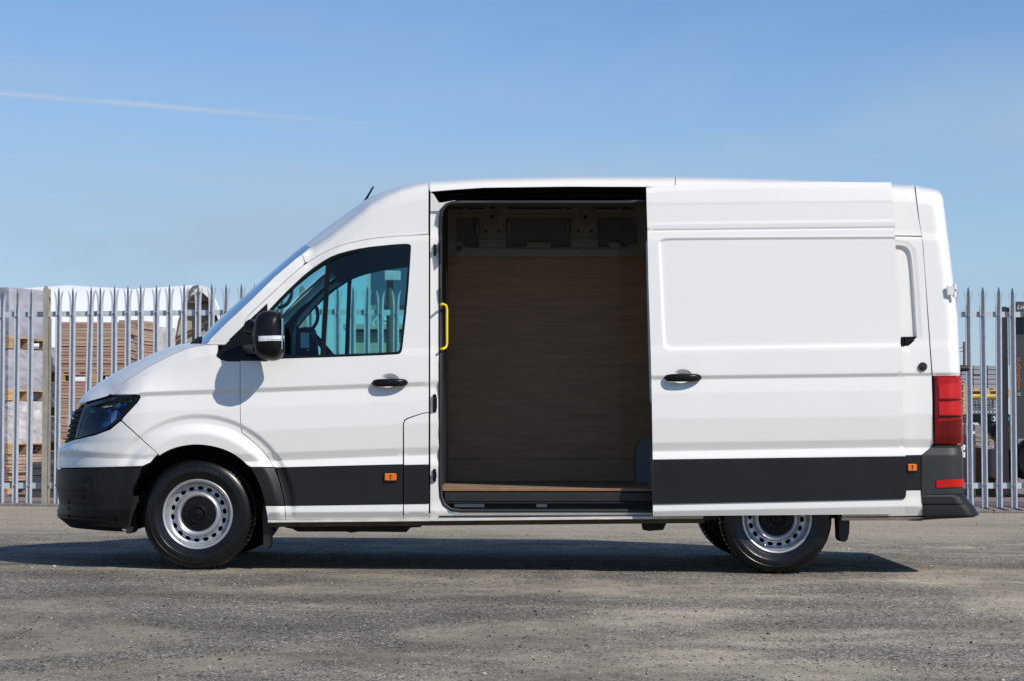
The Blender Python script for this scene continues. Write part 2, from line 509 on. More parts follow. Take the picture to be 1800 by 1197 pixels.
def ellipse(cx, cy, rx, ry, n=20, rot=0):
    out = []
    for i in range(n):
        a = 2 * math.pi * i / n; x = rx * math.cos(a); y = ry * math.sin(a)
        out.append((cx + x * math.cos(rot) - y * math.sin(rot), cy + x * math.sin(rot) + y * math.cos(rot)))
    return out


def inside(poly, pts):
    poly = np.asarray(poly); x, y = pts[:, 0], pts[:, 1]
    res = np.zeros(len(pts), bool); x1, y1 = poly[:, 0], poly[:, 1]; x0, y0 = np.roll(x1, 1), np.roll(y1, 1)
    for i in range(len(poly)):
        c = ((y1[i] > y) != (y0[i] > y))
        with np.errstate(divide='ignore', invalid='ignore'):
            xx = (x0[i] - x1[i]) * (y - y1[i]) / (y0[i] - y1[i]) + x1[i]
        res ^= c & (x < xx)
    return res


def sdf(poly, x, y):
    """signed distance (inside negative) to polygon, arrays"""
    poly = np.asarray(poly); pts = np.stack([x.ravel(), y.ravel()], 1)
    d = np.full(len(pts), 1e9)
    a = poly; b_ = np.roll(poly, -1, 0)
    for i in range(len(a)):
        e_ = b_[i] - a[i]; L2 = (e_ ** 2).sum()
        if L2 == 0: continue
        t = np.clip(((pts - a[i]) @ e_) / L2, 0, 1)
        d = np.minimum(d, np.hypot(*(pts - a[i] - t[:, None] * e_).T))
    ins = inside(poly, pts)
    return np.where(ins, -d, d).reshape(x.shape)


def offset_poly(pts, d):
    """move a closed polygon's points inward by d"""
    p = np.asarray(pts, float)
    keep = np.hypot(*(p - np.roll(p, 1, 0)).T) > 1e-6
    p = p[keep]
    ar = np.sum(p[:, 0] * np.roll(p[:, 1], -1) - np.roll(p[:, 0], -1) * p[:, 1])
    s = 1 if ar > 0 else -1
    e0 = p - np.roll(p, 1, 0); e1 = np.roll(p, -1, 0) - p
    e0 /= np.hypot(*e0.T)[:, None]; e1 /= np.hypot(*e1.T)[:, None]
    n0 = np.stack([-e0[:, 1], e0[:, 0]], 1); n1 = np.stack([-e1[:, 1], e1[:, 0]], 1)
    n = n0 + n1; l = np.hypot(*n.T); l[l < .3] = .3
    n = n / l[:, None] * (2 / l[:, None]).clip(max=1.8)
    return p + n * (d * s) * 1.0


# ------------------------------------------------------------------ the van's skin as a surface
YC = 1.02                                     # the van's centre line; its near side lies at y = 0


class Surf:
    def __init__(s, rows, y0=0, nose=True, rear=True, extra=None):
        s.y0 = y0; s.rows = []; s.nose = nose; s.rear = rear; s.extra = extra
        for row in rows:
            a = np.array([list(P(px, py, y0 + o)) + [o] for px, py, o in row]); s.rows.append(a)
        s.xs = float(P(262, 700, 0)[0]); s.L = 1.25
        nf = [(140, 702), (136, 712), (128, 728), (120, 752), (116, 774), (104, 787), (101.5, 825), (101.5, 850), (107, 880), (101, 899), (118, 909), (130, 915)]
        q = np.array([P(a, b_, YC) for a, b_ in nf])[::-1]; s.nz, s.nx = q[:, 1], q[:, 0] + .040
        re = [(1650, 332), (1653, 342), (1656.5, 360), (1670, 457), (1683, 560), (1687.5, 658), (1690, 780), (1691, 830), (1692, 915)]
        q = np.array([P(a, b_, float(np.interp(b_, [332, 345, 420, 660, 800], [.46, .36, .28, .15, .12]))) for a, b_ in re])[::-1]; s.rz, s.rx = q[:, 1], q[:, 0]
        s.RR = .10

    def xf(s, z): return np.interp(z, s.nz, s.nx)
    def x1(s, z): return np.interp(z, s.rz, s.rx) - s.RR

    def zrow(s, k, x): return np.interp(x, s.rows[k][:, 0], s.rows[k][:, 1])

    def raw(s, x, z):
        zs = np.stack([s.zrow(k, x) for k in range(len(s.rows))]); os_ = np.stack([np.interp(x, r[:, 0], r[:, 2]) for r in s.rows])
        out = np.array(os_[-1])
        for k in range(len(s.rows) - 1):
            zt, zb = zs[k], zs[k + 1]
            t = (zt - z) / np.maximum(zt - zb, 1e-4)
            m_ = (t >= 0) & (t < 1) & (z <= zt) & (z > zb)
            out = np.where(m_, os_[k] + (os_[k + 1] - os_[k]) * t, out)
        out = np.where(z >= zs[0], os_[0] + 1.0 * (z - zs[0]) * 0, out)
        return out

    def Y0(s, x, z):
        o = sum(s.raw(x, z + d) * w_ for d, w_ in ((-.005, .15), (-.0025, .2), (0, .3), (.0025, .2), (.005, .15)))
        if s.extra is not None: o = o + s.extra(x, z)
        return s.y0 + o

    def S(s, a, z):
        a = np.asarray(a, float); z = np.asarray(z, float)
        x = a.copy(); inw = np.zeros_like(a)
        if s.nose:
            th = np.clip((s.xs - a) / s.L, 0, 1) * math.pi / 2
            x = np.where(a < s.xs, s.xs - (s.xs - s.xf(z)) * np.sin(th) ** .9, x); inw = np.where(a < s.xs, 1 - np.cos(th) ** .85, 0)
        add = np.zeros_like(a)
        if s.rear:
            x1 = s.x1(z); th = np.clip((a - x1) / s.RR, 0, math.pi / 2); mk = a > x1
            x = np.where(mk, x1 + s.RR * np.sin(th), x); add = np.where(mk, .12 * (1 - np.cos(th)), 0)
        y = s.Y0(x, z)
        y = y + (YC - y) * inw + add
        return x, y, z

    def inv(s, x, z):
        a = np.array(x, float)
        if s.nose:
            u = np.clip((s.xs - x) / (s.xs - s.xf(z)), 0, 1) ** (1 / .9)
            a = np.where(x < s.xs, s.xs - s.L * np.arcsin(u) / (math.pi / 2), a)
        if s.rear:
            x1 = s.x1(z); a = np.where(x > x1, x1 + s.RR * np.arcsin(np.clip((x - x1) / s.RR, 0, 1)), a)
        return a

    def px(s, px, py):
        """photograph pixel -> (a, z) of the surface point seen there"""
        px = np.asarray(px, float); py = np.asarray(py, float); y = np.full(px.shape, s.y0 + .05)
        for i in range(60):
            x, z = P(px, py, y); a = s.inv(x, z)
            _, yn, _ = s.S(a, z); y = y + (np.clip(yn, s.y0 - .1, YC) - y) * (.7 if i < 20 else .35)
        x, z = P(px, py, y)
        return s.inv(x, z), z

    def normal(s, a, z):
        h = .0015
        p1 = np.stack(s.S(a + h, z), 1); p0 = np.stack(s.S(a - h, z), 1); q1 = np.stack(s.S(a, z + h), 1); q0 = np.stack(s.S(a, z - h), 1)
        n = np.cross(p1 - p0, q1 - q0); l = np.linalg.norm(n, axis=1); l[l < 1e-9] = 1
        return n / l[:, None]


def panel(name, outline, matname, parent, surf, holes=(), lines=(), inset=.0018, grid=.035, off=0.0, depth=.014, mirror=False, az=False, rows=True, step=5, edge_bevel=True, only_mirror=False):
    def conv(poly, closed=True):
        if az: return np.array(dens(poly, .02, closed))
        q = np.array(dens(poly, step, closed)); a, z = surf.px(q[:, 0], q[:, 1]); return np.stack([a, z], 1)
    out = conv(outline)
    if inset: out = offset_poly(out, inset)
    hs = []
    for h in holes:
        q = conv(h)
        hs.append(offset_poly(q, -inset) if inset else q)
    V = []; E = []

    def addp(q, closed):
        n0 = len(V); V.extend(map(tuple, q)); k = len(q)
        for i in range(k if closed else k - 1): E.append((n0 + i, n0 + (i + 1) % k))
    addp(out, True)
    for h in hs: addp(h, True)
    for l in lines: addp(conv(l, False), False)
    amin, amax = out[:, 0].min(), out[:, 0].max(); zmin, zmax = out[:, 1].min(), out[:, 1].max()
    if rows:
        aa = np.arange(amin, amax + .04, .04)
        for k in range(len(surf.rows)):
            x = aa.copy(); zz = surf.zrow(k, x)
            for _ in range(3): x = surf.S(aa, zz)[0]; zz = surf.zrow(k, x)
            if zz.max() < zmin or zz.min() > zmax: continue
            for d in (-.005, 0, .005): 
                q = np.stack([aa, zz + d], 1)
                kk = inside(out, q); prev = False
                for i in range(len(q)):
                    if kk[i]:
                        V.append(tuple(q[i]))
                        if prev: E.append((len(V) - 2, len(V) - 1))
                    prev = kk[i]
        for (fl_, cl) in getattr(surf, 'features', []):
            q = np.array(fl_); kk = inside(out, q)
            if not kk.any(): continue
            n0 = len(V); prev = False
            for i in range(len(q)):
                if kk[i]:
                    V.append(tuple(q[i]))
                    if prev: E.append((len(V) - 2, len(V) - 1))
                prev = kk[i]
            if cl and kk[0] and kk[-1]: E.append((len(V) - 1, n0))
    ga, gz_ = np.meshgrid(np.arange(amin + grid * .4, amax, grid), np.arange(zmin + grid * .4, zmax, grid))
    g = np.stack([ga.ravel() + 0, gz_.ravel() + rng.uniform(-.002, .002, ga.size)], 1)
    g = g[inside(out, g)]; V.extend(map(tuple, g))
    r = delaunay_2d_cdt([Vector(v) for v in V], E, [], 0, 1e-5)
    vv = np.array([tuple(v) for v in r[0]]); tri = np.array([f for f in r[2] if len(f) == 3])
    cen = vv[tri].mean(1); keep = inside(out, cen)
    for h in hs: keep &= ~inside(h, cen)
    tri = tri[keep]
    # orientation: ccw in (a,z) faces the camera (-y)
    e1 = vv[tri[:, 1]] - vv[tri[:, 0]]; e2 = vv[tri[:, 2]] - vv[tri[:, 0]]
    ar = e1[:, 0] * e2[:, 1] - e1[:, 1] * e2[:, 0]
    tri = tri[np.abs(ar) > 1e-9]; ar = ar[np.abs(ar) > 1e-9]
    tri[ar < 0] = tri[ar < 0][:, ::-1]
    used = np.unique(tri); mp_ = -np.ones(len(vv), int); mp_[used] = np.arange(len(used)); vv = vv[used]; tri = mp_[tri]
    nrm_ = surf.normal(vv[:, 0], vv[:, 1])
    nrm_ = np.where((nrm_[:, 1:2] > .3), -nrm_, nrm_)
    pts = np.stack(surf.S(vv[:, 0], vv[:, 1]), 1) - nrm_ * off * -1.0
    edges = {}
    for t in tri:
        for i in range(3):
            e_ = (t[i], t[(i + 1) % 3]); edges[e_] = 1
    bnd = [e_ for e_ in edges if (e_[1], e_[0]) not in edges]
    verts = [tuple(p) for p in pts]; faces = [tuple(t) for t in tri]
    lns = [nrm_[i] for t in tri for i in t]
    if depth:
        idx = {}
        for e_ in bnd:
            for i in e_:
                if i not in idx:
                    idx[i] = (len(verts), len(verts) + 1)
                    verts.append(tuple(pts[i])); verts.append(tuple(pts[i] - nrm_[i] * depth))
        for a_, b_ in bnd:
            q = (idx[b_][0], idx[a_][0], idx[a_][1], idx[b_][1]); faces.append(q)
            p = [np.array(verts[i]) for i in q]; n = np.cross(p[1] - p[0], p[3] - p[0]); l = np.linalg.norm(n); n = n / l if l > 1e-12 else np.array((0, 0, 1.))
            lns += [n] * 4
    res = None
    for mir in ([True] if only_mirror else [False, True] if mirror else [False]):
        vs_ = [(x, 2 * YC - y, z) for x, y, z in verts] if mir else verts
        fs_ = [f[::-1] for f in faces] if mir else faces
        if mir:
            ln = []; k = 0
            for f in faces:
                ln += [(n[0], -n[1], n[2]) for n in lns[k:k + len(f)][::-1]]; k += len(f)
        else: ln = lns
        me = bpy.data.meshes.new(name); base = world_loc(parent)
        me.from_pydata([tuple(Vector(v) - base) for v in vs_], [], fs_); me.materials.append(M[matname])
        me.polygons.foreach_set('use_smooth', [True] * len(fs_)); me.update()
        me.normals_split_custom_set([tuple(map(float, n)) for n in ln])
        o = bpy.data.objects.new(name, me); C.objects.link(o); o.parent = parent
        if res is None: res = o
    return res


def flat_panel(mb, outline, holes, yfun, thick, mi=0, grid=None):
    """triangulated sheet in the x-z plane with holes and real thickness towards +y"""
    V = []; E = []
    for q in [outline] + list(holes):
        n0 = len(V); V.extend(q); E += [(n0 + i, n0 + (i + 1) % len(q)) for i in range(len(q))]
    o = np.array(outline)
    if grid:
        gx, gzz = np.meshgrid(np.arange(o[:, 0].min() + grid / 2, o[:, 0].max(), grid), np.arange(o[:, 1].min() + grid / 2, o[:, 1].max(), grid))
        g = np.stack([gx.ravel(), gzz.ravel()], 1); V.extend(map(tuple, g[inside(o, g)]))
    r = delaunay_2d_cdt([Vector(v) for v in V], E, [], 0, 1e-6)
    vv = np.array([tuple(v) for v in r[0]]); tri = np.array([f for f in r[2] if len(f) == 3]); cen = vv[tri].mean(1); keep = inside(o, cen)
    for h in holes: keep &= ~inside(h, cen)
    tri = tri[keep]; e1 = vv[tri[:, 1]] - vv[tri[:, 0]]; e2 = vv[tri[:, 2]] - vv[tri[:, 0]]; ar = e1[:, 0] * e2[:, 1] - e1[:, 1] * e2[:, 0]
    tri[ar < 0] = tri[ar < 0][:, ::-1]
    ys = [float(yfun(x, z)) for x, z in vv]; n = len(vv)
    mb.add([(x, ys[i], z) for i, (x, z) in enumerate(vv)], [tuple(t) for t in tri], mi, bool(grid))
    ed = {(t[i], t[(i + 1) % 3]) for t in tri for i in range(3)}; bnd = [e_ for e_ in ed if (e_[1], e_[0]) not in ed]
    vs_ = [(x, ys[i], z) for i, (x, z) in enumerate(vv)] + [(x, ys[i] + thick, z) for i, (x, z) in enumerate(vv)]
    mb.add(vs_, [(b_, a_, a_ + n, b_ + n) for a_, b_ in bnd], mi)


# ------------------------------------------------------------------ ground
def ground():
    xs = [-600, -200, -60, -9] + list(np.linspace(-8, 8, 9)) + [9, 60, 200, 600]; ys = [-60, -20, -10, 0, 9.45]
    mb = MB(); mb.grid([[(x, y, float(gz(x))) for y in ys] for x in xs], smooth=False)
    tag(mb.build('ground', 'asphalt'), kind='structure')
    mb = MB(); ys = [9.45, 9.62, 30, 100, 900]
    mb.grid([[(x, y, float(gz(x)) + (.055 if x > 1 and y < 10 or x > 1 else -.02) * (0 if y == 9.45 else 1)) for y in ys] for x in xs], smooth=False)
    tag(mb.build('paved_ground', 'paving'), kind='structure')
    mb = MB()
    for i in range(80):
        x0 = -16 + i * .4; z = float(gz(x0 + .2)) + random.uniform(-.01, .012)
        mb.box(x0, x0 + .39, 9.36 + random.uniform(-.02, .02), 9.50, z - .1, z + .035, b=.01)
    tag(mb.build('kerb_edge', 'kerb'), kind='structure')


ground()


def pebbles():
    mb = MB()
    ico = [(0, 0, -1), (.72, -.53, -.45), (-.28, -.85, -.45), (-.89, 0, -.45), (-.28, .85, -.45), (.72, .53, -.45), (.28, -.85, .45), (-.72, -.53, .45), (-.72, .53, .45), (.28, .85, .45), (.89, 0, .45), (0, 0, 1)]
    fc = [(0, 1, 2), (1, 0, 5), (0, 2, 3), (0, 3, 4), (0, 4, 5), (1, 5, 10), (2, 1, 6), (3, 2, 7), (4, 3, 8), (5, 4, 9), (1, 10, 6), (2, 6, 7), (3, 7, 8), (4, 8, 9), (5, 9, 10), (6, 10, 11), (7, 6, 11), (8, 7, 11), (9, 8, 11), (10, 9, 11)]
    for i in range(15000):
        y = -6.5 + 15.5 * random.random() ** 1.25; x = random.uniform(-1, 1) * (13 + y) * .28
        s = random.choice((.002, .0028, .0038, .005)) * random.uniform(.7, 1.3)
        if random.random() < .015: s *= 2.2
        z = float(gz(x)); a = random.uniform(0, 6.3); e_ = random.uniform(.6, 1.1); h = random.uniform(.4, .8)
        vs_ = []
        for v in ico:
            px_, py_ = v[0] * s * e_, v[1] * s
            vs_.append((x + px_ * math.cos(a) - py_ * math.sin(a), y + px_ * math.sin(a) + py_ * math.cos(a), z + (v[2] + .55) * s * h))
        mb.add(vs_, fc, random.choice((0, 1, 1, 1, 2, 3)))
    tag(mb.build('loose_gravel', ['stone', 'kerb', 'sand_stone', 'under'], loc=(0, 0, 0)), label='small loose stones scattered over the worn asphalt', kind='stuff')


mat('sand_stone', (.45, .40, .32), .85, var=.3, vscale=30)
pebbles()

# ------------------------------------------------------------------ THE VAN
van = empty('panel_van', (0, YC, 0))
tag(van, 'white high roof panel van with its side loading door slid open', 'van')

Tt = [(100, 436), (500, 436), (545, 435.5), (575, 414.5), (600, 395), (650, 356.5), (675, 342.5), (700, 332), (730, 324), (755, 319.5), (850, 314.5), (1000, 311.5), (1187, 311.5), (1300, 314), (1400, 316.8), (1600, 326), (1650, 333)]


def rowp(offs, o): return [(a, b_ + offs, o) for a, b_ in Tt]


Gt = [(100, 500), (500, 500), (545, 484), (575, 462), (600, 446), (650, 428), (700, 418), (755, 414), (1150, 406), (1575, 414), (1650, 416)]
body_rows = [
    rowp(0, .36), rowp(2.5, .285), rowp(7, .235), rowp(14, .205), rowp(30, .186),
    [(a, b_ - 8, .162) for a, b_ in Gt], [(a, b_ - 3, .158) for a, b_ in Gt], [(a, b_ + 8, .146) for a, b_ in Gt],
    [(100, 706, .15), (194, 691, .16), (224, 664, .17), (263, 641, .17), (301, 621, .16), (332, 609, .14), (370, 603, .11), (430, 606, .078), (480, 612, .070), (750, 611, .068), (1150, 604, .066), (1590, 598, .066), (1700, 598, .066)],
    [(100, 716, .06), (194, 700, .10), (224, 676, .115), (263, 655, .115), (301, 640, .105), (332, 630, .09), (370, 624, .075), (430, 622, .064), (480, 626, .058), (750, 624, .056), (1150, 617, .055), (1590, 612, .055), (1700, 612, .055)],
    [(100, 724, .03), (190, 705, .045), (250, 688, .040), (430, 682, .036), (750, 670, .034), (1150, 660, .034), (1590, 655, .034), (1700, 654, .034)],
    [(100, 730, .032), (190, 711, .050), (250, 696, .052), (430, 690, .049), (750, 678, .046), (1150, 668, .046), (1590, 660, .044), (1700, 659, .044)],
    [(100, 750, .02), (250, 724, .028), (430, 716, .028), (750, 702, .028), (1150, 692, .028), (1590, 686, .03), (1700, 686, .03)],
    [(100, 776, .01), (250, 765, .012), (430, 757, .012), (750, 742, .012), (1150, 732, .012), (1590, 726, .012), (1700, 726, .012)],
    [(100, 793, .006), (250, 798, .014), (430, 797, .014), (750, 785, .014), (1150, 777, .014), (1590, 771, .014), (1700, 771, .014)],
    [(100, 803, .014), (250, 806, .022), (430, 811, .030), (750, 799, .029), (1150, 790, .029), (1590, 786, .029), (1700, 786, .029)],
    [(100, 819, .008), (250, 817, .010), (430, 822, .010), (750, 815, .008), (1150, 807, .008), (1590, 800, .008), (1700, 799, .008)],
    [(100, 860, .010), (430, 888, .006), (750, 885, .006), (1150, 879, .006), (1590, 873, .006), (1700, 873, .006)],
    [(100, 893, .02), (430, 900, .000), (750, 898, .000), (1150, 893, .000), (1590, 889, .000), (1700, 889, .000)],
    [(100, 915, .05), (430, 917, .030), (750, 913, .030), (1150, 908, .030), (1590, 907, .030), (1700, 906, .030)],
    [(100, 940, .06), (430, 940, .05), (1700, 930, .05)],
]

quarter_recess = smooth_poly([(1540, 430), (1590, 429), (1603, 434), (1608, 450), (1611, 520), (1613.5, 592, 1), (1598, 607, 1), (1540, 609)])


def body_extra(x, z):
    px, py = proj(x, .03, z)
    r = np.hypot(px - 350, (py - 898) * 1.0)
    up = sstep(930, 860, py) * sstep(205, 240, px + (py - 780) * 0)
    f = .014 * sstep(172, 162, r) * sstep(138, 156, r) - .024 * sstep(156, 134, r)
    f = f * up
    cup = np.hypot((px - 684) / 19, (py - 668) / 13)
    f = f + .028 * sstep(1.0, .45, cup)
    box = (px > 1520) & (px < 1640) & (py > 400) & (py < 640)
    if np.any(box):
        q = np.array(quarter_recess); d = np.full(px.shape, 50.); d[box] = sdf(q, px[box], py[box])
        f = f + .030 * sstep(1.5, -3.0, d) + .006 * sstep(12, 2, d) * sstep(-3, 2, d)
    return f


BODY = Surf(body_rows, 0, extra=body_extra)


def feat(surf, polys):
    out = []
    for p, cl in polys:
        q = np.array(dens(p, 4, cl)); x, z = P(q[:, 0], q[:, 1], .03 if surf.y0 == 0 else YD + .05); out.append((list(zip(surf.inv(x, z), z)), cl))
    return out


BODY.features = feat(BODY, [([(350 + r_ * math.cos(t), 898 - r_ * math.sin(t)) for t in np.linspace(-.1, math.pi + .1, 70)], False) for r_ in (173, 170, 167, 164, 161, 157, 153, 149, 145, 140, 136, 133)]
                     + [(ellipse(684, 668, 19 * k, 13 * k, 24), True) for k in (1.0, .9, .8, .7, .6, .48)]
                     + [([tuple(v) for v in offset_poly(quarter_recess, d)], True) for d in (-12, -7, -3, -1.5, 0, 1.5, 3)])

arch = [(222, 937, 1), (226, 905), (232, 860), (244, 837), (263, 814), (290, 792.5), (320.6, 782), (355, 780), (390, 787), (417, 800), (443.6, 825), (459, 856), (466.6, 886.7), (470, 916, 1)]
arch_s = smooth_poly(arch, closed=False, it=2)
doorfront = smooth_poly([(422, 634, 1), (422, 757), (432, 765), (447, 777), (468.6, 798), (482, 821), (493.5, 852), (500.5, 887), (502, 913, 1)], closed=False, it=2)
seam_bonnet = smooth_poly([(194.5, 692.6), (205, 679), (224.5, 665.7), (263, 642.6), (301, 623), (332, 610), (359, 605.5)], closed=False, it=2)
head = [(132, 770, 1), (140, 735), (149, 712, 1), (186, 700), (238, 693), (246, 694), (247, 698), (242, 706), (217, 733), (194, 752), (167, 762)]
head_s = smooth_poly(head, it=2)
# cut points of helper outlines by position
def seg(poly, f): return [p for p in poly if f(p)]


head_back = [(238, 693), (246, 694), (247, 698), (242, 706), (217, 733), (213, 738)]
# front wing
wing = seam_bonnet + [(383, 605), (383, 612), (381, 624), (388, 631), (400, 634), (421, 634)] + [p for p in doorfront if p[1] < 819] + [(484, 820)] \
    + [(441, 820)] + [p for p in arch_s[::-1] if p[1] < 819 and p[0] > 279] + [(278, 797)] + [(213.7, 738)] + [(217, 733), (242, 706), (247, 698), (246, 694), (238, 692.5)]
panel('front_wing', wing, 'paint', van, BODY, mirror=True, grid=.03)
panel('wheel_arch_trim', [(484, 821.5), (441, 821.5)] + [p for p in arch_s if p[0] > 441.5 and 822 < p[1] < 886] + [(467, 887), (500.5, 887)] + [p for p in doorfront[::-1] if 823 < p[1] < 886], 'trim', van, BODY, mirror=True, off=.001, grid=.03)
panel('sill_end', [(467, 888.5), (500.6, 888.5), (502, 912.5), (470.5, 912.5)], 'paint', van, BODY, mirror=True, inset=.001)
# bumper, upper painted part: from the wheel arch round the nose to the centre line
zt = lambda p: BODY.px(np.array([p[0]]), np.array([p[1]]))
a_c = BODY.xs - BODY.L


def az_of(poly, step=5, closed=False):
    q = np.array(dens(poly, step, closed)); a, z = BODY.px(q[:, 0], q[:, 1]); return list(zip(a, z))


def zc(py): return float(P(101, py, YC)[1])


bump_up = az_of([(213.7, 740), (278, 797), (264, 812), (250, 818.5)]) + az_of([(250, 818.5), (175, 820.5), (125, 821.5)]) + [(a_c, zc(821.5)), (a_c, zc(786)), (a_c + .05, zc(783))] \
    + az_of([(118, 777), (132, 772), (167, 764), (194, 754), (211, 740)])
panel('bumper', bump_up, 'paint', van, BODY, az=True, mirror=True, inset=.0015, grid=.03)
bump_lo = az_of([(249.5, 820), (244, 837), (232, 860), (227, 905), (222, 927)]) + az_of([(222, 927), (190, 925), (159, 922), (135, 914)]) + [(a_c, zc(908)), (a_c, zc(823.5))] + az_of([(125, 823), (175, 822)])
bl = panel('lower_bumper', bump_lo, 'trim', van, BODY, az=True, mirror=True, inset=.0015, grid=.03, depth=.03, off=.002)
panel('bumper_gap_backing', [(a_c, zc(836)), (a_c + 1.0, zc(836)), (a_c + 1.0, zc(806)), (a_c, zc(806))], 'dark', van, BODY, az=True, mirror=True, inset=0, off=-.03, depth=0, rows=False, grid=.06)  # added dark strip that keeps the gap between the bumper parts from showing bright
# air intake slats standing on the lower bumper
for k, py in enumerate((842, 856, 870, 884, 896)):
    q = az_of([(112 + k * 1.5, py), (150 - k * .5, py - 1)], 3) + az_of([(150, py + 6), (112 + k * 1.5, py + 7)], 3)
    panel('bumper_slat', q, 'trim_black', van, BODY, az=True, mirror=True, inset=0, off=.010, depth=.02, rows=False, grid=.05)
fr = [(106, 832), (162, 829), (170, 838), (176, 912), (168, 914)]
q = az_of([(108, 830), (158, 828), (168, 836), (175, 905)], 3) + az_of([(172, 905), (164, 838), (156, 832), (108, 834)], 3)
panel('intake_frame', q, 'trim', van, BODY, az=True, mirror=True, inset=0, off=.006, depth=.01, rows=False, grid=.05)
# lip under the bumper
mb = MB(); pts = []
for t in np.linspace(0, 1, 40):
    a = a_c + t * 1.05
    z = zc(903) + t * 0
    x, y, _ = BODY.S(np.array([a]), np.array([z]))
    pts.append((float(x[0]), float(y[0])))
ptsf = pts[::-1] + [(x, 2 * YC - y) for x, y in pts[1:]]
g = []
for x, y in ptsf:
    cx, cy = -2.2, YC; d = Vector((x - cx, (y - cy) * .6)).normalized()
    z0 = zc(900) - .0
    g.append([(x - d.x * .02, y - d.y * .02, z0 + .02), (x + d.x * .022, y + d.y * .022, z0 + .004), (x + d.x * .020, y + d.y * .02, z0 - .010), (x - d.x * .06, y - d.y * .06, z0 - .075), (x - d.x * .2, y - d.y * .2, z0 - .09)])
mb.grid(g, flip=True); mb.build('bumper_lip', 'trim_black', van)

# bonnet: lofts from the near seam across the centre line to the far seam
def loft(name, near, centre, matname, parent, p=2.2, n=28, flip=False, thick=None):
    """near, centre: lists of 3D points of equal length"""
    mb_ = MB(); g_ = []
    for a, c in zip(near, centre):
        row = []
        for j in range(n + 1):
            s_ = -1 + 2 * j / n
            y = YC + s_ * (YC - a[1]); wgt = 1 - abs(s_) ** p
            row.append((a[0] + (c[0] - a[0]) * wgt, y, a[2] + (c[2] - a[2]) * wgt))
        g_.append(row)
    mb_.grid(g_, flip=flip)
    if thick:
        mb_.grid([[(v[0] + thick[0], v[1], v[2] + thick[1]) for v in r_] for r_ in g_], flip=not flip)
    return mb_.build(name, matname, parent, sharp=60)


def resamp(pts, n):
    pts = [Vector(p) for p in pts]; L_ = [0]
    for i in range(1, len(pts)): L_.append(L_[-1] + (pts[i] - pts[i - 1]).length)
    out = []
    for k in range(n):
        t = L_[-1] * k / (n - 1)
        out.append(Vector([float(np.interp(t, L_, [p[c] for p in pts])) for c in range(3)]))
    return out


def surf_pts(poly, surf=BODY, off=0):
    q = np.array(poly, float); a, z = surf.px(q[:, 0], q[:, 1]); x, y, z = surf.S(a, z)
    return [(float(x[i]), float(y[i]), float(z[i])) for i in range(len(a))]


near = surf_pts([(150, 706), (160, 703), (186, 696), (195, 692)] + seam_bonnet[2:])
nearR = resamp(near, 26)
cent = resamp([PT(a, b_, YC) for a, b_ in smooth_poly([(149, 708.5), (156, 695), (178, 675.5), (211, 656), (247, 637.5), (285, 620), (311, 610), (336, 605.5), (352, 604)], closed=False, it=2)], 26)
for i, v in enumerate(nearR): v.y = max(v.y, .03)
loft('bonnet', nearR, cent, 'paint', van, p=2.6, flip=True)
# bonnet leading edge: turned-down flange
loft('bonnet_edge', [nearR[0], nearR[0] + Vector((.01, 0, -.012))], [cent[0], cent[0] + Vector((.012, 0, -.014))], 'paint', van, p=2.6)
# scuttle
mb = MB(); mb.box(float(P(345, 600, .3)[0]), float(P(395, 600, .3)[0]), .2, 2 * YC - .2, 1.36, 1.425); mb.build('scuttle_panel', 'trim_black', van)

# windscreen
ws_near = resamp([PT(a, b_, y) for a, b_, y in ((362, 604, .12), (368, 598, .13), (397, 569.5, .14), (440, 529.5, .16), (482, 488, .185), (522, 454, .205), (545, 435, .22))], 20)
ws_c = resamp([PT(a, b_, YC) for a, b_ in ((358, 603), (388, 571), (417, 543), (457, 507.5), (499, 471), (520, 452.5), (540, 437))], 20)
loft('windscreen', ws_near, ws_c, 'screen', van, p=2.4, flip=True)
mb = MB(); mb.tube([PT(338, 603, .35), PT(350, 598, .45), PT(364, 594, .6), PT(368, 598, .9)], [.012, .02, .012, .010], 8)
mb.tube([PT(352, 606, .28), PT(345, 602, .3), PT(362, 596, .42)], .012, 8); mb.build('wiper_arm', 'trim_black', van)

# A pillar
seamA = smooth_poly([(430, 575, 1), (431, 562), (440, 552), (480, 515), (527, 471), (566, 446), (600, 431), (650, 420), (700, 415.5), (754, 413, 1)], closed=False, it=2)
pil = [(362, 604.8), (368, 598), (397, 569.5), (440, 529.5), (482, 488), (522, 454), (531, 448)] + [(536, 462.5)] + [p for p in seamA[::-1] if p[0] < 536 and p[1] < 572] + [(428, 574), (400, 601), (397, 605)]
panel('windscreen_pillar', pil, 'paint', van, BODY, mirror=True, grid=.03, depth=.03)
# cab roof side and cap
cab_top = [(545, 436), (575, 415), (600, 395.5), (625, 375.5), (650, 357.5), (675, 343.5), (700, 333), (730, 325), (753.5, 320.5)]
cabroof = cab_top + [(753.5, 412)] + [p for p in seamA[::-1] if 537 < p[0] < 753] + [(536.2, 462.3), (531.2, 447.8)]
panel('cab_roof_side', cabroof, 'paint', van, BODY, mirror=True, grid=.03, depth=.02)
n_ = resamp(surf_pts([(545, 436.5), (575, 415.5), (600, 396), (625, 376), (650, 358), (675, 344), (700, 333.5), (730, 325.5), (753.5, 321)]), 24)
c_ = resamp([PT(a, b_, YC) for a, b_ in smooth_poly([(541, 435), (574, 407), (607, 385), (636, 364), (657, 351), (691, 338), (722, 332), (753.5, 331)], closed=False)], 24)
for v in n_: v.y = min(v.y, .36)
loft('cab_roof', n_, c_, 'paint', van, p=2.4, flip=True)
# main roof
def roofline(x0, x1, n=30, dy=0):
    xs_ = np.linspace(x0, x1, n); ys_ = np.interp(xs_, [a for a, _ in Tt], [b_ for _, b_ in Tt]) + dy
    return surf_pts(list(zip(xs_, ys_)))


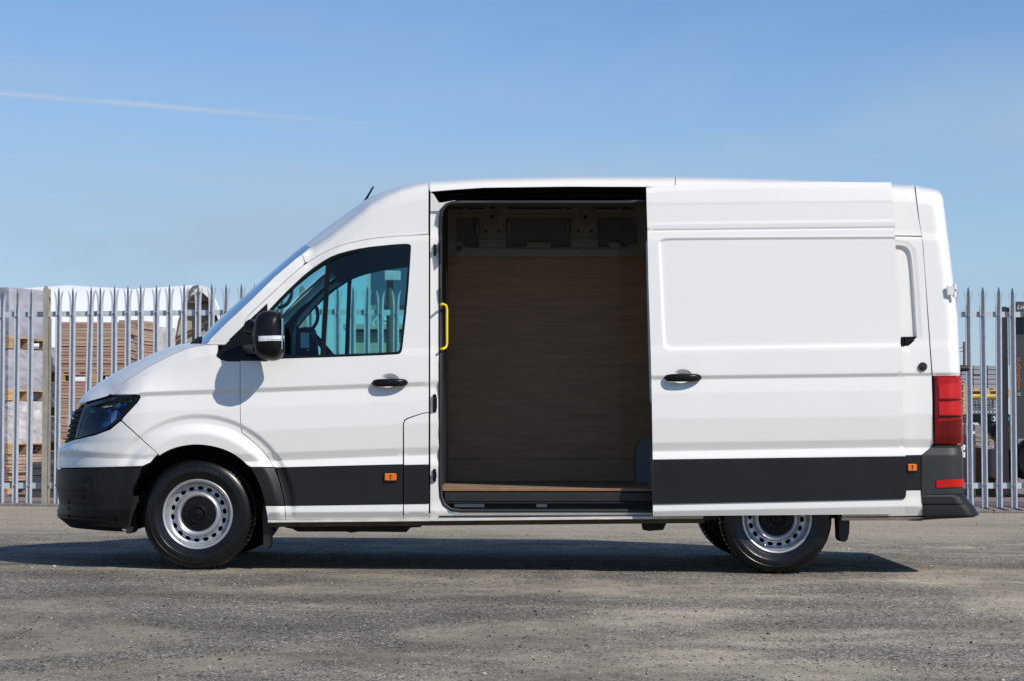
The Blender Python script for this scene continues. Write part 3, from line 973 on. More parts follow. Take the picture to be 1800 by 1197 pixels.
for (x0, x1) in ((755, 1186.6), (1187.4, 1609), (1609.6, 1646)):
    nn = [Vector(v) for v in roofline(x0, x1, 24, .6)]
    cc = [v + Vector((0, 0, .035)) for v in nn]
    for v in cc: v.y = YC
    loft('roof_panel', nn, cc, 'paint', van, p=2.6, flip=True)
roof_edge = [(755.5, 319.8)] + [(x, float(np.interp(x, [a for a, _ in Tt], [b_ for _, b_ in Tt]))) for x in range(780, 1186, 25)] + [(1186.6, 311.8), (1186.6, 330), (1130, 329.5), (1000, 329), (850, 331), (790, 335), (756, 338)]
panel('roof_rail_panel', roof_edge, 'paint', van, BODY, grid=.03, inset=.001)
re2 = [(1187.4, 311.8)] + [(x, float(np.interp(x, [a for a, _ in Tt], [b_ for _, b_ in Tt]))) for x in range(1210, 1605, 25)] + [(1607, 326.5), (1614, 380), (1620.5, 415.5), (1500, 413), (1188, 408)]
panel('upper_side_panel', re2, 'paint', van, BODY, grid=.03, inset=.001)

# ---- front door
win = smooth_poly([(470, 549, 1), (500, 517), (540, 479), (575, 455), (600, 445), (640, 436), (690, 431), (714, 429.5), (722, 431), (722, 440), (716, 530), (707, 612), (704, 620), (697, 622), (600, 626), (500, 629, 1), (462, 632, 1)], it=1)
tri_out = [(470, 548), (470, 632), (422.5, 634), (422.5, 582), (430, 573)]
flap = [(709.5, 912), (709.5, 745), (711, 739), (716, 735), (742, 726), (754, 724), (754, 912)]
door_out = [p for p in seamA if p[0] > 431] + [(754, 413), (754, 723.5), (742, 725.5), (716, 734), (710.5, 738), (708.5, 745), (708.5, 815.5), (484.5, 821)] + [p for p in doorfront[::-1] if 636 < p[1] < 820] + [(422, 634), (422, 583), (430, 574)]
fd = panel('front_door', door_out, 'paint', van, BODY, holes=[win], mirror=True, grid=.028, depth=.025)
panel('door_trim', [(485, 822), (708.5, 816.5), (708.5, 884.5), (501, 887.5), (500, 880), (494, 852)], 'trim', van, BODY, off=.006, depth=.012, inset=.001, mirror=True)
panel('door_trim', [(709.8, 816.5), (754, 815.5), (754, 883.8), (709.8, 884.5)], 'trim', van, BODY, off=.006, depth=.012, inset=.001)
panel('lower_door_panel', [(501, 888), (708.5, 885), (708.5, 911), (502.5, 912.5)], 'paint', van, BODY, mirror=True, inset=.001, grid=.02)
panel('fuel_flap', [(709.8, 817), (709.5, 745), (711, 739), (716, 735), (742, 726), (754, 724), (754, 816)], 'paint', van, BODY, inset=.0022)
panel('lower_door_panel', [(709.8, 885), (754, 884.5), (754, 910.5), (709.8, 911)], 'paint', van, BODY, inset=.001, grid=.02)
# window frame, glass, divider, triangle
win_in = smooth_poly([(474, 552, 1), (500, 522), (540, 485), (575, 461), (600, 450), (640, 440.5), (690, 434.5), (712, 433), (718.5, 434), (718.5, 441), (712, 530), (703, 611), (701, 616), (696, 617.5), (600, 621.5), (500, 625, 1), (474, 626, 1)], it=1)
wf = panel('window_frame', win, 'trim_black', van, BODY, holes=[win_in], inset=0, off=-.004, depth=.02, mirror=True, rows=False)
wg = panel('window_glass', win_in, 'glass', van, BODY, inset=-.002, off=-.012, depth=0, rows=False, mirror=True, grid=.05)
panel('window_divider', [(573, 456), (581, 453), (571, 626), (562.5, 626)], 'trim_black', van, BODY, inset=0, off=-.002, depth=.02, rows=False, mirror=True)
panel('mirror_base', [(381, 622), (400, 601), (429, 574), (440, 562), (470, 534), (472, 632), (470, 633.5), (404, 633.5), (392, 631), (382, 626)], 'trim_black', van, BODY, inset=0, off=.004, depth=.02, mirror=True, rows=False)


def blob(mb_, c, rad, e1=.5, e2=.5, n=24, m_=14, mi=0, shear=None, scale_fn=None):
    """superellipsoid"""
    def f(a, e): return math.copysign(abs(a) ** e, a)
    g_ = []
    for i in range(m_ + 1):
        ph = -math.pi / 2 + math.pi * i / m_; row = []
        for j in range(n + 1):
            th = 2 * math.pi * j / n
            v = Vector((rad[0] * f(math.cos(ph), e1) * f(math.cos(th), e2), rad[1] * f(math.cos(ph), e1) * f(math.sin(th), e2), rad[2] * f(math.sin(ph), e1)))
            if scale_fn: v = scale_fn(v)
            row.append(Vector(c) + v)
        g_.append(row)
    mb_.grid(g_, mi, True, flip=True)


def door_handle(px0, px1, py, ysurf, parent, name='door_handle'):
    a = PT(px0 + 4, py + 1.0, ysurf); b_ = PT(px1 - 4, py, ysurf); mb_ = MB(); n = 22; g_ = []
    for i in range(n + 1):
        t = i / n; c = a.lerp(b_, t); e_ = 1 - abs(2 * t - 1) ** 5
        r1 = .006 + .019 * e_ ** .5; ry = .004 + .013 * e_ ** .5
        arch_ = .038 * (1 - abs(2 * t - 1) ** 3.0) + .008
        row = [(c.x, c.y - arch_ + ry * math.sin(q) * 1.0, c.z + r1 * math.copysign(abs(math.cos(q)) ** .7, math.cos(q))) for q in np.linspace(0, 2 * math.pi, 15)]
        g_.append(row)
    mb_.grid(g_, flip=False); mb_.add(g_[0], [tuple(range(14))]); mb_.add(g_[-1], [tuple(range(14))[::-1]])
    return mb_.build(name, 'trim_black', parent, sharp=50)


door_handle(650, 721, 671.5, .042, van)


def marker(px0, px1, py0, py1, y, parent):
    a = PT(px0, py1, y); b_ = PT(px1, py0, y); mb_ = MB()
    mb_.box(a.x - .004, b_.x + .004, y - .006, y + .006, a.z - .004, b_.z + .004, 1, b=.002)
    mb_.box(a.x, b_.x, y - .016, y, a.z, b_.z, 0, b=.004)
    cx = (a.x + b_.x) / 2
    for k, q in enumerate((.3, .55, .75)):
        mb_.box(cx - .004, cx + .005, y - .018, y - .014, a.z + (b_.z - a.z) * q - .003, a.z + (b_.z - a.z) * q + .003, 1)
    return mb_.build('side_marker', ['orange', 'trim_black'], parent)


marker(676, 697, 831, 844, 0.0, van)

# door mirror
mir = empty('door_mirror', PT(470, 590, -.2), van)
mout = smooth_poly([(446, 563), (455, 549), (471, 545), (487, 547), (494, 553), (497, 583), (499, 604), (499, 621), (489, 632), (471, 633.5), (455, 628), (446, 620), (444, 606), (442, 590)], it=2)
mc = PT(473, 590, -.17)
mo = [PT(a, b_, -.17) for a, b_ in mout]; mo = [(v.x - mc.x, v.z - mc.z) for v in mo]


def mirror_y(sc_):
    return -.120 - .125 * max(0.0, 1 - sc_ ** 3.4) ** .45


def mirror_mesh(sign=1, y_off=0.0):
    mb_ = MB(); g_ = []
    for sc_ in (.90, .97, 1.0, 1.0, .985, .95, .88, .76, .6, .4, .2, .02):
        k = len(g_)
        y = {0: -.085, 1: -.088, 2: -.098}.get(k, mirror_y(sc_) if k > 3 else -.12)
        row = [(mc.x + x * sc_, y_off + sign * y, mc.z + z * sc_) for x, z in mo]; row.append(row[0]); g_.append(row)
    mb_.grid(g_, flip=(sign > 0))
    return mb_


mm = mirror_mesh(); mm.build('mirror_housing', 'trim_black', mir, sharp=60)


def gauge(x, z):
    best = 0
    for i_ in range(len(mo)):
        ax, az_ = mo[i_]; bx, bz = mo[(i_ + 1) % len(mo)]
        d_ = ax * bz - az_ * bx
        u_ = (x * bz - z * bx) / d_; v_ = (ax * z - az_ * x) / d_
        if u_ >= -1e-6 and v_ >= -1e-6: best = max(best, u_ + v_)
    return best


for (pa, pb, nm_, mt_, dz) in ((457, 498.6, 'mirror_indicator', 'indicator', 0), (445, 457, 'mirror_joint', 'rubber', 0)):
    mb = MB(); g = []
    for t in np.linspace(0, 1, 22):
        px = pa + (pb - pa) * t; row = []
        for py in (600.5 - 1.5 * t, 599.5 - 1.5 * t, 593 - 1.5 * t, 592 - 1.5 * t):
            v = PT(px, py, -.17); gg = min(1, gauge(v.x - mc.x, v.z - mc.z)); y = mirror_y(gg)
            row.append((v.x, y - (.0035 if 592.5 - 1.5 * t < py < 600 - 1.5 * t else -.004), v.z))
        g.append(row)
    mb.grid(g, flip=False); mb.build(nm_, mt_, mir, sharp=40)
mb = MB(); mb.tube([PT(440, 575, -.05), PT(452, 580, -.11)], [.05, .035], 12); mb.tube([PT(435, 612, 0.02), PT(452, 612, -.11)], [.035, .03], 12); mb.build('mirror_arm', 'trim_black', mir)
mb = MB(); v = PT(499, 560, -.15); mb.box(v.x - .012, v.x - .003, -.20, -.10, v.z - .19, v.z + .0, b=.004); mb.build('mirror_glass', 'chrome', mir)
# far-side mirror
fm = empty('door_mirror', (mc.x, 2 * YC + .2, mc.z), van)
mirror_mesh(-1, 2 * YC).build('mirror_housing', 'trim_black', fm, sharp=60)

# ---- jamb round the loading opening (set back from the door skin)
opening = smooth_poly([(772, 385), (773, 368), (782, 358), (800, 355), (1000, 353.5), (1200, 353, 1), (1200, 898, 1), (1000, 899), (810, 899), (790, 896), (778, 884), (774, 868)], it=2)
jrows = [[(a, b_, o + .035) for a, b_, o in r_] for r_ in body_rows]
for r_ in jrows: pass


def jamb_extra(x, z): return np.zeros_like(x)


JAMB = Surf(jrows, 0, extra=jamb_extra)
panel('door_jamb', [(756.5, 338), (760, 345), (770, 357), (1201, 352), (1202, 352), (1202, 915), (756.5, 915)], 'paint', van, JAMB, holes=[opening], inset=0, depth=.02, grid=.03, rows=False)
# sill flange running below doors
mb = MB()
for (pa, pb, ya, yb) in ((471, 756, 916.5, 914.0), (756, 1236, 913.8, 909.2)):
    a = PT(pa, ya, .02); b_ = PT(pb, yb, .02)
    vs_ = []
    for p in (a, b_):
        vs_ += [(p.x, .015, p.z + .012), (p.x, .015, p.z - .003), (p.x, .06, p.z - .008), (p.x, .06, p.z + .012)]
    mb.add(vs_, [(0, 1, 5, 4), (1, 2, 6, 5), (3, 0, 4, 7), (2, 3, 7, 6)])
mb.build('sill_flange', 'sill_dirty', van)
mb = MB(); a = PT(475, 921, .09); b_ = PT(1238, 914, .09)
mb.add([(a.x, .06, a.z + .02), (b_.x, .06, b_.z + .02), (b_.x, .06, b_.z - .015), (a.x, .06, a.z - .015), (a.x, .3, a.z + .02), (b_.x, .3, b_.z + .02), (b_.x, .3, b_.z - .015), (a.x, .3, a.z - .015)],
       [(0, 3, 2, 1), (3, 7, 6, 2), (4, 5, 6, 7)]); mb.build('sill_underside', 'under_brown', van)
# white return at the top left corner of the opening
mb = MB(); mb.prism([tuple(P(a, b_, .2)) for a, b_ in ((757, 339), (762, 342), (772, 358), (800, 353), (800, 358), (776, 366), (771, 372), (757, 372))], .195, .21)
mb.build('jamb_corner', 'paint_dull', van)
# top track recess
mb = MB()
prof = [(.200, 329.5), (.235, 336), (.215, 338), (.25, 342), (.23, 345), (.28, 349), (.27, 354), (.24, 356)]
g = []
for px in (757, 850, 1000, 1200):
    row = []
    for y, py in prof:
        dy = {757: 8.5, 850: 1.5, 1000: -.5, 1200: -.5}[px] * (1 if y < .29 and py < 350 else .2)
        p = PT(px, py + dy, y); row.append(p)
    g.append(row)
mb.grid(g, smooth=False); mb.build('door_track', 'gloss_black', van, sharp=0)
# rubber seal
mb = MB(); pts = [PT(a, b_, .045 + max(0, (620 - b_)) * .00042) for a, b_ in dens([p for p in opening if p[0] < 1150] + [], 12, True) if a < 1150]
sl_ = [p for p in opening if p[0] < 1199]
# order: start at top right, go left/down/right
top_ = [(1190, 356)] + [(x, 356.5) for x in range(1170, 800, -30)] + [(795, 357.5), (785, 361), (777.5, 369), (774.5, 385)] + [(774, y) for y in range(400, 870, 30)] + [(775.5, 872), (781, 886), (792, 894.5), (810, 897)] + [(x, 897) for x in range(840, 1190, 30)]
pts = [PT(a, b_, .1) for a, b_ in top_]
pts = [PT(a, b_, float(JAMB.S(np.array([v.x]), np.array([v.z]))[1][0]) + .004 - (.03 if b_ < 400 and a < 830 else 0)) for (a, b_), v in zip(top_, pts)]
mb.tube(pts, .0125, 10); mb.build('door_seal', 'rubber', van)
# strikers on the jamb
for (py0, py1, w_) in ((430, 451, 2.2), (692, 724, 3.2), (823, 846, 2.6)):
    yj = float(JAMB.S(np.array([-.485]), np.array([PT(764, (py0 + py1) / 2, .1).z]))[1][0]) - .004
    a = PT(764 - w_, py1, yj); b_ = PT(764 + w_, py0, yj); mb = MB(); mb.box(a.x, b_.x, yj - .012, yj + .01, a.z, b_.z, b=.005)
    mb.box(a.x + .003, b_.x + .004, yj - .03, yj, a.z + .02, b_.z - .02, b=.004); mb.build('lock_striker', 'trim_black', van)

# ---- cargo space
XB = -.460
zf = .524
x_end = 2.48
mb = MB(); mb.box(XB, x_end, .12, 1.87, zf - .018, zf, b=0); mb.build('cargo_floor', ['floor_ply'], van)
mb = MB(); mb.box(XB + .01, 1.2, .095, .121, zf - .016, zf + .001, b=.002); mb.build('floor_edge', 'ply_edge', van)
mb = MB()
mb.box(XB, 1.3, .13, .16, zf - .20, zf - .021)
mb.box(XB + .03, 1.0, .085, .14, zf - .085, zf - .024, b=.006)
mb.box(XB + .03, .8, .06, .14, zf - .094, zf - .086, b=.003)
mb.box(XB, 1.3, .05, .16, .345, .356)
mb.build('side_step', 'mat_black', van)
mb = MB()
for a_, b_2 in ((798, 852), (942, 962)):
    mb = MB(); a = PT(a_, 891, .12); b_ = PT(b_2, 884, .12); mb.box(a.x, b_.x, .10, .13, a.z, b_.z, b=.003); mb.build('step_bracket', 'steel', van)
# plywood lining on the far wall
a = PT(780, 838, 1.84); b_ = PT(1250, 452.5, 1.84)
mb = MB(); mb.box(a.x - .1, x_end, 1.84, 1.852, zf + .16, b_.z, b=0); mb.build('plywood_lining', 'ply', van)
mb = MB(); mb.box(a.x - .1, x_end, 1.83, 1.842, zf, zf + .158); mb.build('plywood_lining', 'ply', van)
mb = MB()
for (a_, b2) in ((820, 638), (917, 638), (1029, 637), (1124, 637), (829, 813), (955, 813), (1083, 813), (813, 455), (971, 455), (1129, 455)):
    mb = MB(); p = PT(a_, b2, 1.835 if b2 != 813 else 1.827); mb.lathe([(0.0001, -.004), (.006, -.002), (.007, .004)], (p.x, p.y, p.z), 8); mb.build('lining_screw', 'steel', van)


# pressed steel frame above the lining
def q(x, y): return tuple(float(v) for v in P(x, y, 1.80))


hole1 = [q(*p) for p in [(802, 385), (804, 383), (839, 383), (841, 385), (841, 435), (819, 435), (816, 432), (813, 427), (808, 425), (802, 424)]]
hole2 = [q(*p) for p in [(889, 386), (891, 383), (1001, 383), (1004, 385), (1004, 435), (968, 435), (968, 426), (926, 426), (926, 435), (889, 435)]]
hole3 = [q(*p) for p in [(1051, 386), (1053, 383), (1110, 382), (1121, 398), (1121, 427), (1108, 430), (1103, 434), (1100, 435), (1091, 435), (1091, 427), (1071, 427), (1071, 435), (1051, 435)]]
holes = [hole1, hole2, hole3]
for cx in (865, 1028.5):
    holes.append([q(*p) for p in rrect(cx - 3, 378, cx + 3, 387, 1.5, 2)])
    for dx in (-11.5, 11.5): holes.append([q(*p) for p in rrect(cx + dx - 3, 404, cx + dx + 3, 410, .8, 1)])
holes.append([q(*p) for p in rrect(801, 433, 811, 442, 1.5, 2)])
for i in range(14): holes.append([q(*p) for p in ellipse(802 + i * 24.1, 448, 1.3, 1.3, 6)])
for p_ in ((792, 377), (845, 376), (885.5, 375.5), (1007.5, 374.5), (1048.5, 374), (1116, 373), (862, 444), (1025, 443.5), (1113, 439.5), (792, 443), (854, 429), (876.5, 429), (1017, 428), (1038, 428)):
    holes.append([q(*p) for p in ellipse(p_[0], p_[1], 1.4, 1.4, 6)])
out_ = [q(*p) for p in ((770, 357), (1250, 357), (1250, 452), (770, 452))]
mb = MB(); flat_panel(mb, out_, holes, lambda x, z: 1.80, .035, 0); mb.build('cargo_side_frame', 'cargo_metal', van)
# raised pressings: beads round the openings and the U brackets
mb = MB()
for pth in ([(798, 424), (798, 382), (801, 379), (841, 379), (845, 383), (845, 418)], [(886, 420), (886, 382), (889, 379), (1004, 379), (1008, 383), (1008, 420)], [(1048, 420), (1048, 382), (1052, 379), (1108, 378), (1124, 396), (1124, 428), (1114, 432), (1108, 438)],
            [(796, 427), (802, 428), (812, 430), (817, 437), (900, 438), (1000, 438), (1104, 438)], [(770, 366.5), (1250, 366.5)]):
    mb.tube([PT(a, b_, 1.80) for a, b_ in smooth_poly(pth, closed=False, it=2)], .010, 6)
for cx in (865, 1028.5):
    mb.tube([PT(a, b_, 1.797) for a, b_ in smooth_poly([(cx - 13, 362), (cx - 11, 385), (cx - 7, 396), (cx, 398), (cx + 7, 396), (cx + 11, 385), (cx + 13, 362)], closed=False, it=2)], .012, 6)
    mb.tube([PT(a, b_, 1.79) for a, b_ in smooth_poly([(cx - 7, 362), (cx - 5, 383), (cx, 390), (cx + 5, 383), (cx + 7, 362)], closed=False, it=2)], .007, 6)
    a = PT(cx - 21, 423, 1.8); b_ = PT(cx + 20, 420, 1.8); mb.box(a.x, b_.x, 1.785, 1.80, a.z, b_.z, b=.004)
for (a_, b2, c2, d2) in ((926, 427, 966, 431), (1072, 427, 1090, 431), (836, 388, 840, 412), (892, 388, 897, 412), (996, 388, 1000, 412)):
    a = PT(a_, d2, 1.81); b_ = PT(c2, b2, 1.81); mb.box(a.x, b_.x, 1.79, 1.83, a.z, b_.z, b=.005)
mb.build('frame_pressing', 'cargo_metal', van, sharp=50)
# outer skin seen through the frame openings
mb = MB(); mb.box(XB - .1, x_end, 1.90, 1.91, zf, 2.34); mb.box(XB - .1, 1.3, 1.836, 1.838, 2.14, 2.46); mb.build('cargo_outer_wall', 'cargo_outer', van)
mb = MB()
for p_ in ((865, 366), (1028.5, 366)):
    a = PT(p_[0] - 4, 368, 1.77); b_ = PT(p_[0] + 4, 358, 1.77); mb.box(a.x, b_.x, 1.76, 1.79, a.z, b_.z, b=.006)
for a_, c_2 in ((783, 815), (820, 852), (880, 990), (995, 1004), (1045, 1085), (1092, 1114)):
    a = PT(a_, 368.3, 1.785); b_ = PT(c_2, 366.8, 1.785); mb.box(a.x, b_.x, 1.78, 1.795, a.z, b_.z)
mb.build('frame_slot', 'dark', van)
# ceiling, bulkhead, rear
mb = MB(); mb.box(XB - .02, 1.1, .45, 1.82, 2.478, 2.488); mb.box(1.1, x_end, .45, 1.7, 2.38, 2.39)
for x in np.arange(-.1, 1.1, .58): mb.box(x, x + .07, .45, 1.8, 2.465, 2.48, b=.005)
mb.build('cargo_ceiling', 'cargo_metal', van)
mb = MB()
mb.box(XB - .03, XB, .34, 1.9, .34, 2.30); mb.box(XB - .03, XB, .4, 1.8, 2.30, 2.49)
mb.build('bulkhead', 'dash', van)
mb = MB(); mb.box(XB, XB + .004, 1.35, 1.84, zf, 2.0); mb.build('bulkhead_pillar', 'cargo_white', van)
mb = MB()
for z0, z1 in ((.7, .78), (.9, 1.0), (1.1, 1.15), (1.3, 1.42), (1.52, 1.6), (1.7, 1.8), (1.95, 2.1)): mb.box(XB, XB + .008, .12, .22, z0, z1, b=.002)
mb.box(XB - .03, XB - .002, .33, .42, .34, 2.3)
mb.build('jamb_lining', 'dark', van)
mb = MB(); a = PT(1128, 845, .9); b_ = PT(1150, 770, .9)
mb.prism([(a.x, zf), (a.x, b_.z - .08), (a.x + .03, b_.z - .02), (a.x + .07, b_.z), (2.2, b_.z), (2.25, zf)], 1.5, 1.83); mb.build('wheel_box', 'cargo_white', van); mb = MB(); mb.prism([(a.x + .02, zf), (a.x + .02, b_.z - .08), (a.x + .05, b_.z - .02), (a.x + .1, b_.z), (2.2, b_.z), (2.25, zf)], .14, .42)
mb.build('wheel_box', 'cargo_white', van)
mb = MB(); mb.box(x_end, x_end + .03, .3, 1.7, .4, 2.3); mb.build('rear_door', 'cargo_metal', van)
mb = MB(); mb.box(1.6, x_end, .26, .27, zf, 2.15); mb.build('cargo_inner_wall', 'cargo_metal', van)
# yellow grab rail
mb = MB(); ys_ = .10
mb.tube([PT(a, b_, y) for a, b_, y in ((775, 536, .06), (779, 535.5, .09), (784, 538, .10), (785.5, 544, .10), (785.5, 570, .10), (785.5, 603, .10), (784, 609, .10), (780, 612, .09), (775.5, 612.5, .06))], .0085, 10)
mb.build('grab_rail', 'yellow', van)

# ---- sliding door
def line2(a, b_, o): return [(1100, a - (b_ - a) * .1, o), (1137, a, o), (1592, b_, o), (1640, b_, o)]


door_rows = [
    [(1100, 333, .225), (1137, 331, .225), (1190, 326, .232), (1330, 322, .24), (1450, 320, .25), (1600, 321, .25)],
    [(1100, 341, .200), (1137, 339, .200), (1190, 335, .203), (1330, 331, .205), (1450, 329, .21), (1600, 330, .21)],
    line2(358, 353, .183), line2(361, 356, .183), line2(392, 386, .166), line2(396, 390, .160), line2(404.5, 399.5, .158), line2(406.2, 401.2, .165), line2(408, 403, .158), line2(415, 413, .152), line2(424, 421, .143),
    line2(606, 599, .068), line2(620, 613, .056), line2(660, 655, .036), line2(667, 661, .048), line2(690, 686, .028), line2(735, 730, .012), line2(778, 771, .014), line2(793, 785, .029), line2(806.5, 799.5, .006),
    line2(885, 875, .006), line2(898, 889, .000), line2(908, 903, .018), line2(925, 920, .02)]
recess = smooth_poly([(1161, 418), (1200, 417), (1640, 414.5, 1), (1640, 606, 1), (1250, 612), (1180, 614), (1170, 611), (1166, 598), (1163, 500), (1160, 430)], it=2)
YD = -.095


def door_extra(x, z):
    px, py = proj(x, YD + .05, z)
    d = sdf(recess, px, py)
    f = .012 * sstep(1.5, -4.5, d)
    cup = np.hypot((px - 1199) / 19, (py - 661) / 13.5)
    return f + .028 * sstep(1.0, .45, cup)


SDOOR = Surf(door_rows, YD, nose=False, rear=False, extra=door_extra)
SDOOR.features = feat(SDOOR, [(ellipse(1199, 661, 19 * k, 13.5 * k, 24), True) for k in (1.0, .9, .8, .7, .6, .48)]
                      + [([tuple(v) for v in offset_poly(recess, d)], True) for d in (-1.5, 0, 1, 2, 3, 4.5)])
sd_out = [(1136, 330.7), (1160, 328), (1190, 326), (1260, 323.6), (1330, 322.2), (1450, 320.6), (1566.7, 321.5), (1569, 353), (1572.7, 388), (1573, 415), (1575, 450), (1581.7, 583), (1583, 605), (1585.7, 613), (1586.8, 655), (1589, 772), (1592, 802), (1592, 870), (1590.5, 876), (1591, 902.5), (1148, 906.5), (1147.5, 805), (1146, 709), (1144, 620), (1140, 500), (1138, 400)]
rl = [[(x, y) for x, y in dens(offs, 8, False)] for offs in ([(1161.5, 425), (1163, 418), (1200, 416), (1572, 413)], [(1166, 600), (1170, 615), (1250, 614), (1583, 607)], [(1172, 430), (1171, 423), (1572, 420)], [(1172, 440), (1175, 595), (1180, 606), (1582, 600)])]
sd = panel('sliding_door', sd_out, 'paint', van, SDOOR, inset=0, depth=.045, grid=.022)
panel('door_trim', [(1147.5, 807), (1592, 801), (1592.5, 868), (1591, 874), (1588, 876.5), (1148, 885.5)], 'trim', van, SDOOR, off=.008, depth=.02, inset=0)
door_handle(1163, 1237, 662.8, YD + .042, van)
IN = Surf([[(a_, b2, o_ + .055) for a_, b2, o_ in [(p_[0], p_[1], p_[2]) for p_ in r_]] for r_ in door_rows], YD, nose=False, rear=False)
panel('inner_door_panel', [(1136, 425), (1141, 418), (1560, 418), (1575, 870), (1152, 880), (1148, 715), (1143, 700), (1140, 600)], 'paint_dull', van, IN, inset=0, depth=.05, rows=False, grid=.08)
panel('inner_door_panel', [(1143, 345), (1555, 338), (1560, 417), (1143, 417)], 'paint_dull', van, IN, inset=0, depth=.03, rows=False, grid=.08)
# body behind the sliding door (plain side skin) and quarter
panel('rear_side_panel', [(1203, 409.5), (1500, 414.5), (1621, 417), (1626, 480), (1631, 560), (1638, 660), (1641, 778), (1636, 786), (1620, 799), (1203, 806)], 'paint', van, BODY, grid=.022, inset=.0015)
panel('rear_side_trim', [(1203, 808), (1593, 799.5), (1618.5, 799.5), (1619, 860), (1203, 878)], 'trim', van, BODY, off=.003, depth=.012, inset=.001)
panel('rear_sill', [(1480, 876), (1593, 861), (1618.5, 861), (1621, 880), (1622, 905.5), (1480, 908)], 'paint', van, BODY, inset=.001, grid=.02)
mb = MB(); mb.xprism([(.02, .345), (.05, .325), (.3, .325), (.3, .345)], PT(1480, 905, .03).x, PT(1624, 905, .03).x); mb.build('sill_flange', 'sill_dirty', van)
# pillar with rear corner
rp_ = [(1608.5, 326.5), (1630, 330), (1648.5, 333)]
a_top = float(BODY.x1(np.array([P(1650, 334, .1)[1]]))[0])


def zat(px, py, y=.1): return float(P(px, py, y)[1])


def rear_az(py): 
    z = zat(1660, py); return (float(BODY.x1(np.array([z]))[0]) + BODY.RR * 1.5, z)


rc = az_of([(1609, 327), (1615, 380), (1622.5, 430), (1632, 560), (1639.5, 660)]) + [rear_az(659.5)] + [rear_az(y) for y in range(640, 340, -30)] + [rear_az(334)] + az_of([(1645, 333), (1630, 330.5), (1612, 327.5)])
panel('rear_corner_panel', rc, 'paint', van, BODY, az=True, inset=.001, mirror=True, grid=.025)
lampq = az_of([(1641, 660.5), (1642, 779)]) + [rear_az(779), rear_az(740), rear_az(700), rear_az(660.5)]
lp = panel('rear_lamp', lampq, 'red_lens', van, BODY, az=True, inset=.001, off=.008, depth=.03, rows=False, mirror=True, grid=.02)
for (p1, p2, p3, p4, mm) in ((1650, 671, 1683, 700, 'red_bright'), (1650, 703, 1684, 729, 'red_bright'), (1644, 735, 1687, 776, 'red_dark')):
    panel('lamp_reflector', az_of([(p1, p2 + 6), (p1, p4), (p3, p4), (p3, p2)]), mm, van, BODY, az=True, inset=0, off=.013, depth=.004, rows=False)
for (x0_, y0_, x1_, y1_, mm) in ((1643, 662, 1648, 777, 'red_dark'), (1649, 700.6, 1686, 702.4, 'red_dark'), (1649, 729.6, 1686, 731.6, 'gloss_black')):
    panel('lamp_seam', az_of([(x0_, y0_), (x0_, y1_), (x1_, y1_), (x1_, y0_)]), mm, van, BODY, az=True, inset=0, off=.0165, depth=.003, rows=False)
# rear face (barn doors) as a closed back
mb = MB(); g = []
for y in (.40, .44, 1.60, 1.64):
    g.append([(float(np.interp(z, BODY.rz, BODY.rx)) + -.003, y, z) for z in np.linspace(.42, zat(1650, 333), 20)])
mb.grid(g, flip=False); mb.build('rear_door', 'paint', van)
mb = MB(); mb.box(2.55, 2.62, .44, 1.60, 2.1, 2.36); mb.build('rear_door_header', 'paint', van)
# hinges, stop, round rubber stop
for (px, py0, py1) in ((1678, 500, 523), (1693, 781, 803)):
    p = PT(px, py1, .09); q2 = PT(px, py0, .09); mb = MB()
    h = (q2.z - p.z)
    mb.tube([p, p + Vector((0, 0, h * .42))], .013, 12); mb.tube([p + Vector((0, 0, h * .58)), q2], .013, 12); mb.tube([p + Vector((0, 0, h * .42)), p + Vector((0, 0, h * .58))], .008, 8, mi=1)
    mb.box(p.x - .05, p.x, .08, .10, p.z + .01, q2.z - .01, b=.004); mb.build('door_hinge', ['paint', 'trim_black'], van)
mb = MB(); p = PT(1686, 646.5, .2); mb.tube([p, p + Vector((.06, 0, 0))], [.022, .019], 14); mb.build('door_stop', 'rubber', van)
mb = MB(); p = PT(1622.5, 643.5, .03)
mb.lathe([(.0001, -.030), (.012, -.030), (.014, -.024), (.022, -.024), (.026, -.020), (.028, -.010), (.028, .02)], (p.x, .045, p.z), 28); mb.build('rubber_stop', 'rubber', van)
mb = MB(); mb.prism([tuple(P(a, b_, .08)) for a, b_ in ((1584, 593), (1612, 592.5), (1598, 606.5), (1584, 607))], .070, .085)
p = PT(1586, 600, .06); mb.tube([p + Vector((0, 0, -.02)), p + Vector((0, 0, .02))], .010, 10); p = PT(1592, 600, .06); mb.box(p.x - .006, p.x + .006, .05, .08, p.z - .012, p.z + .02)
mb.build('door_runner', 'trim_black', van)
marker(1595, 1611, 814.5, 827, 0.006, van)
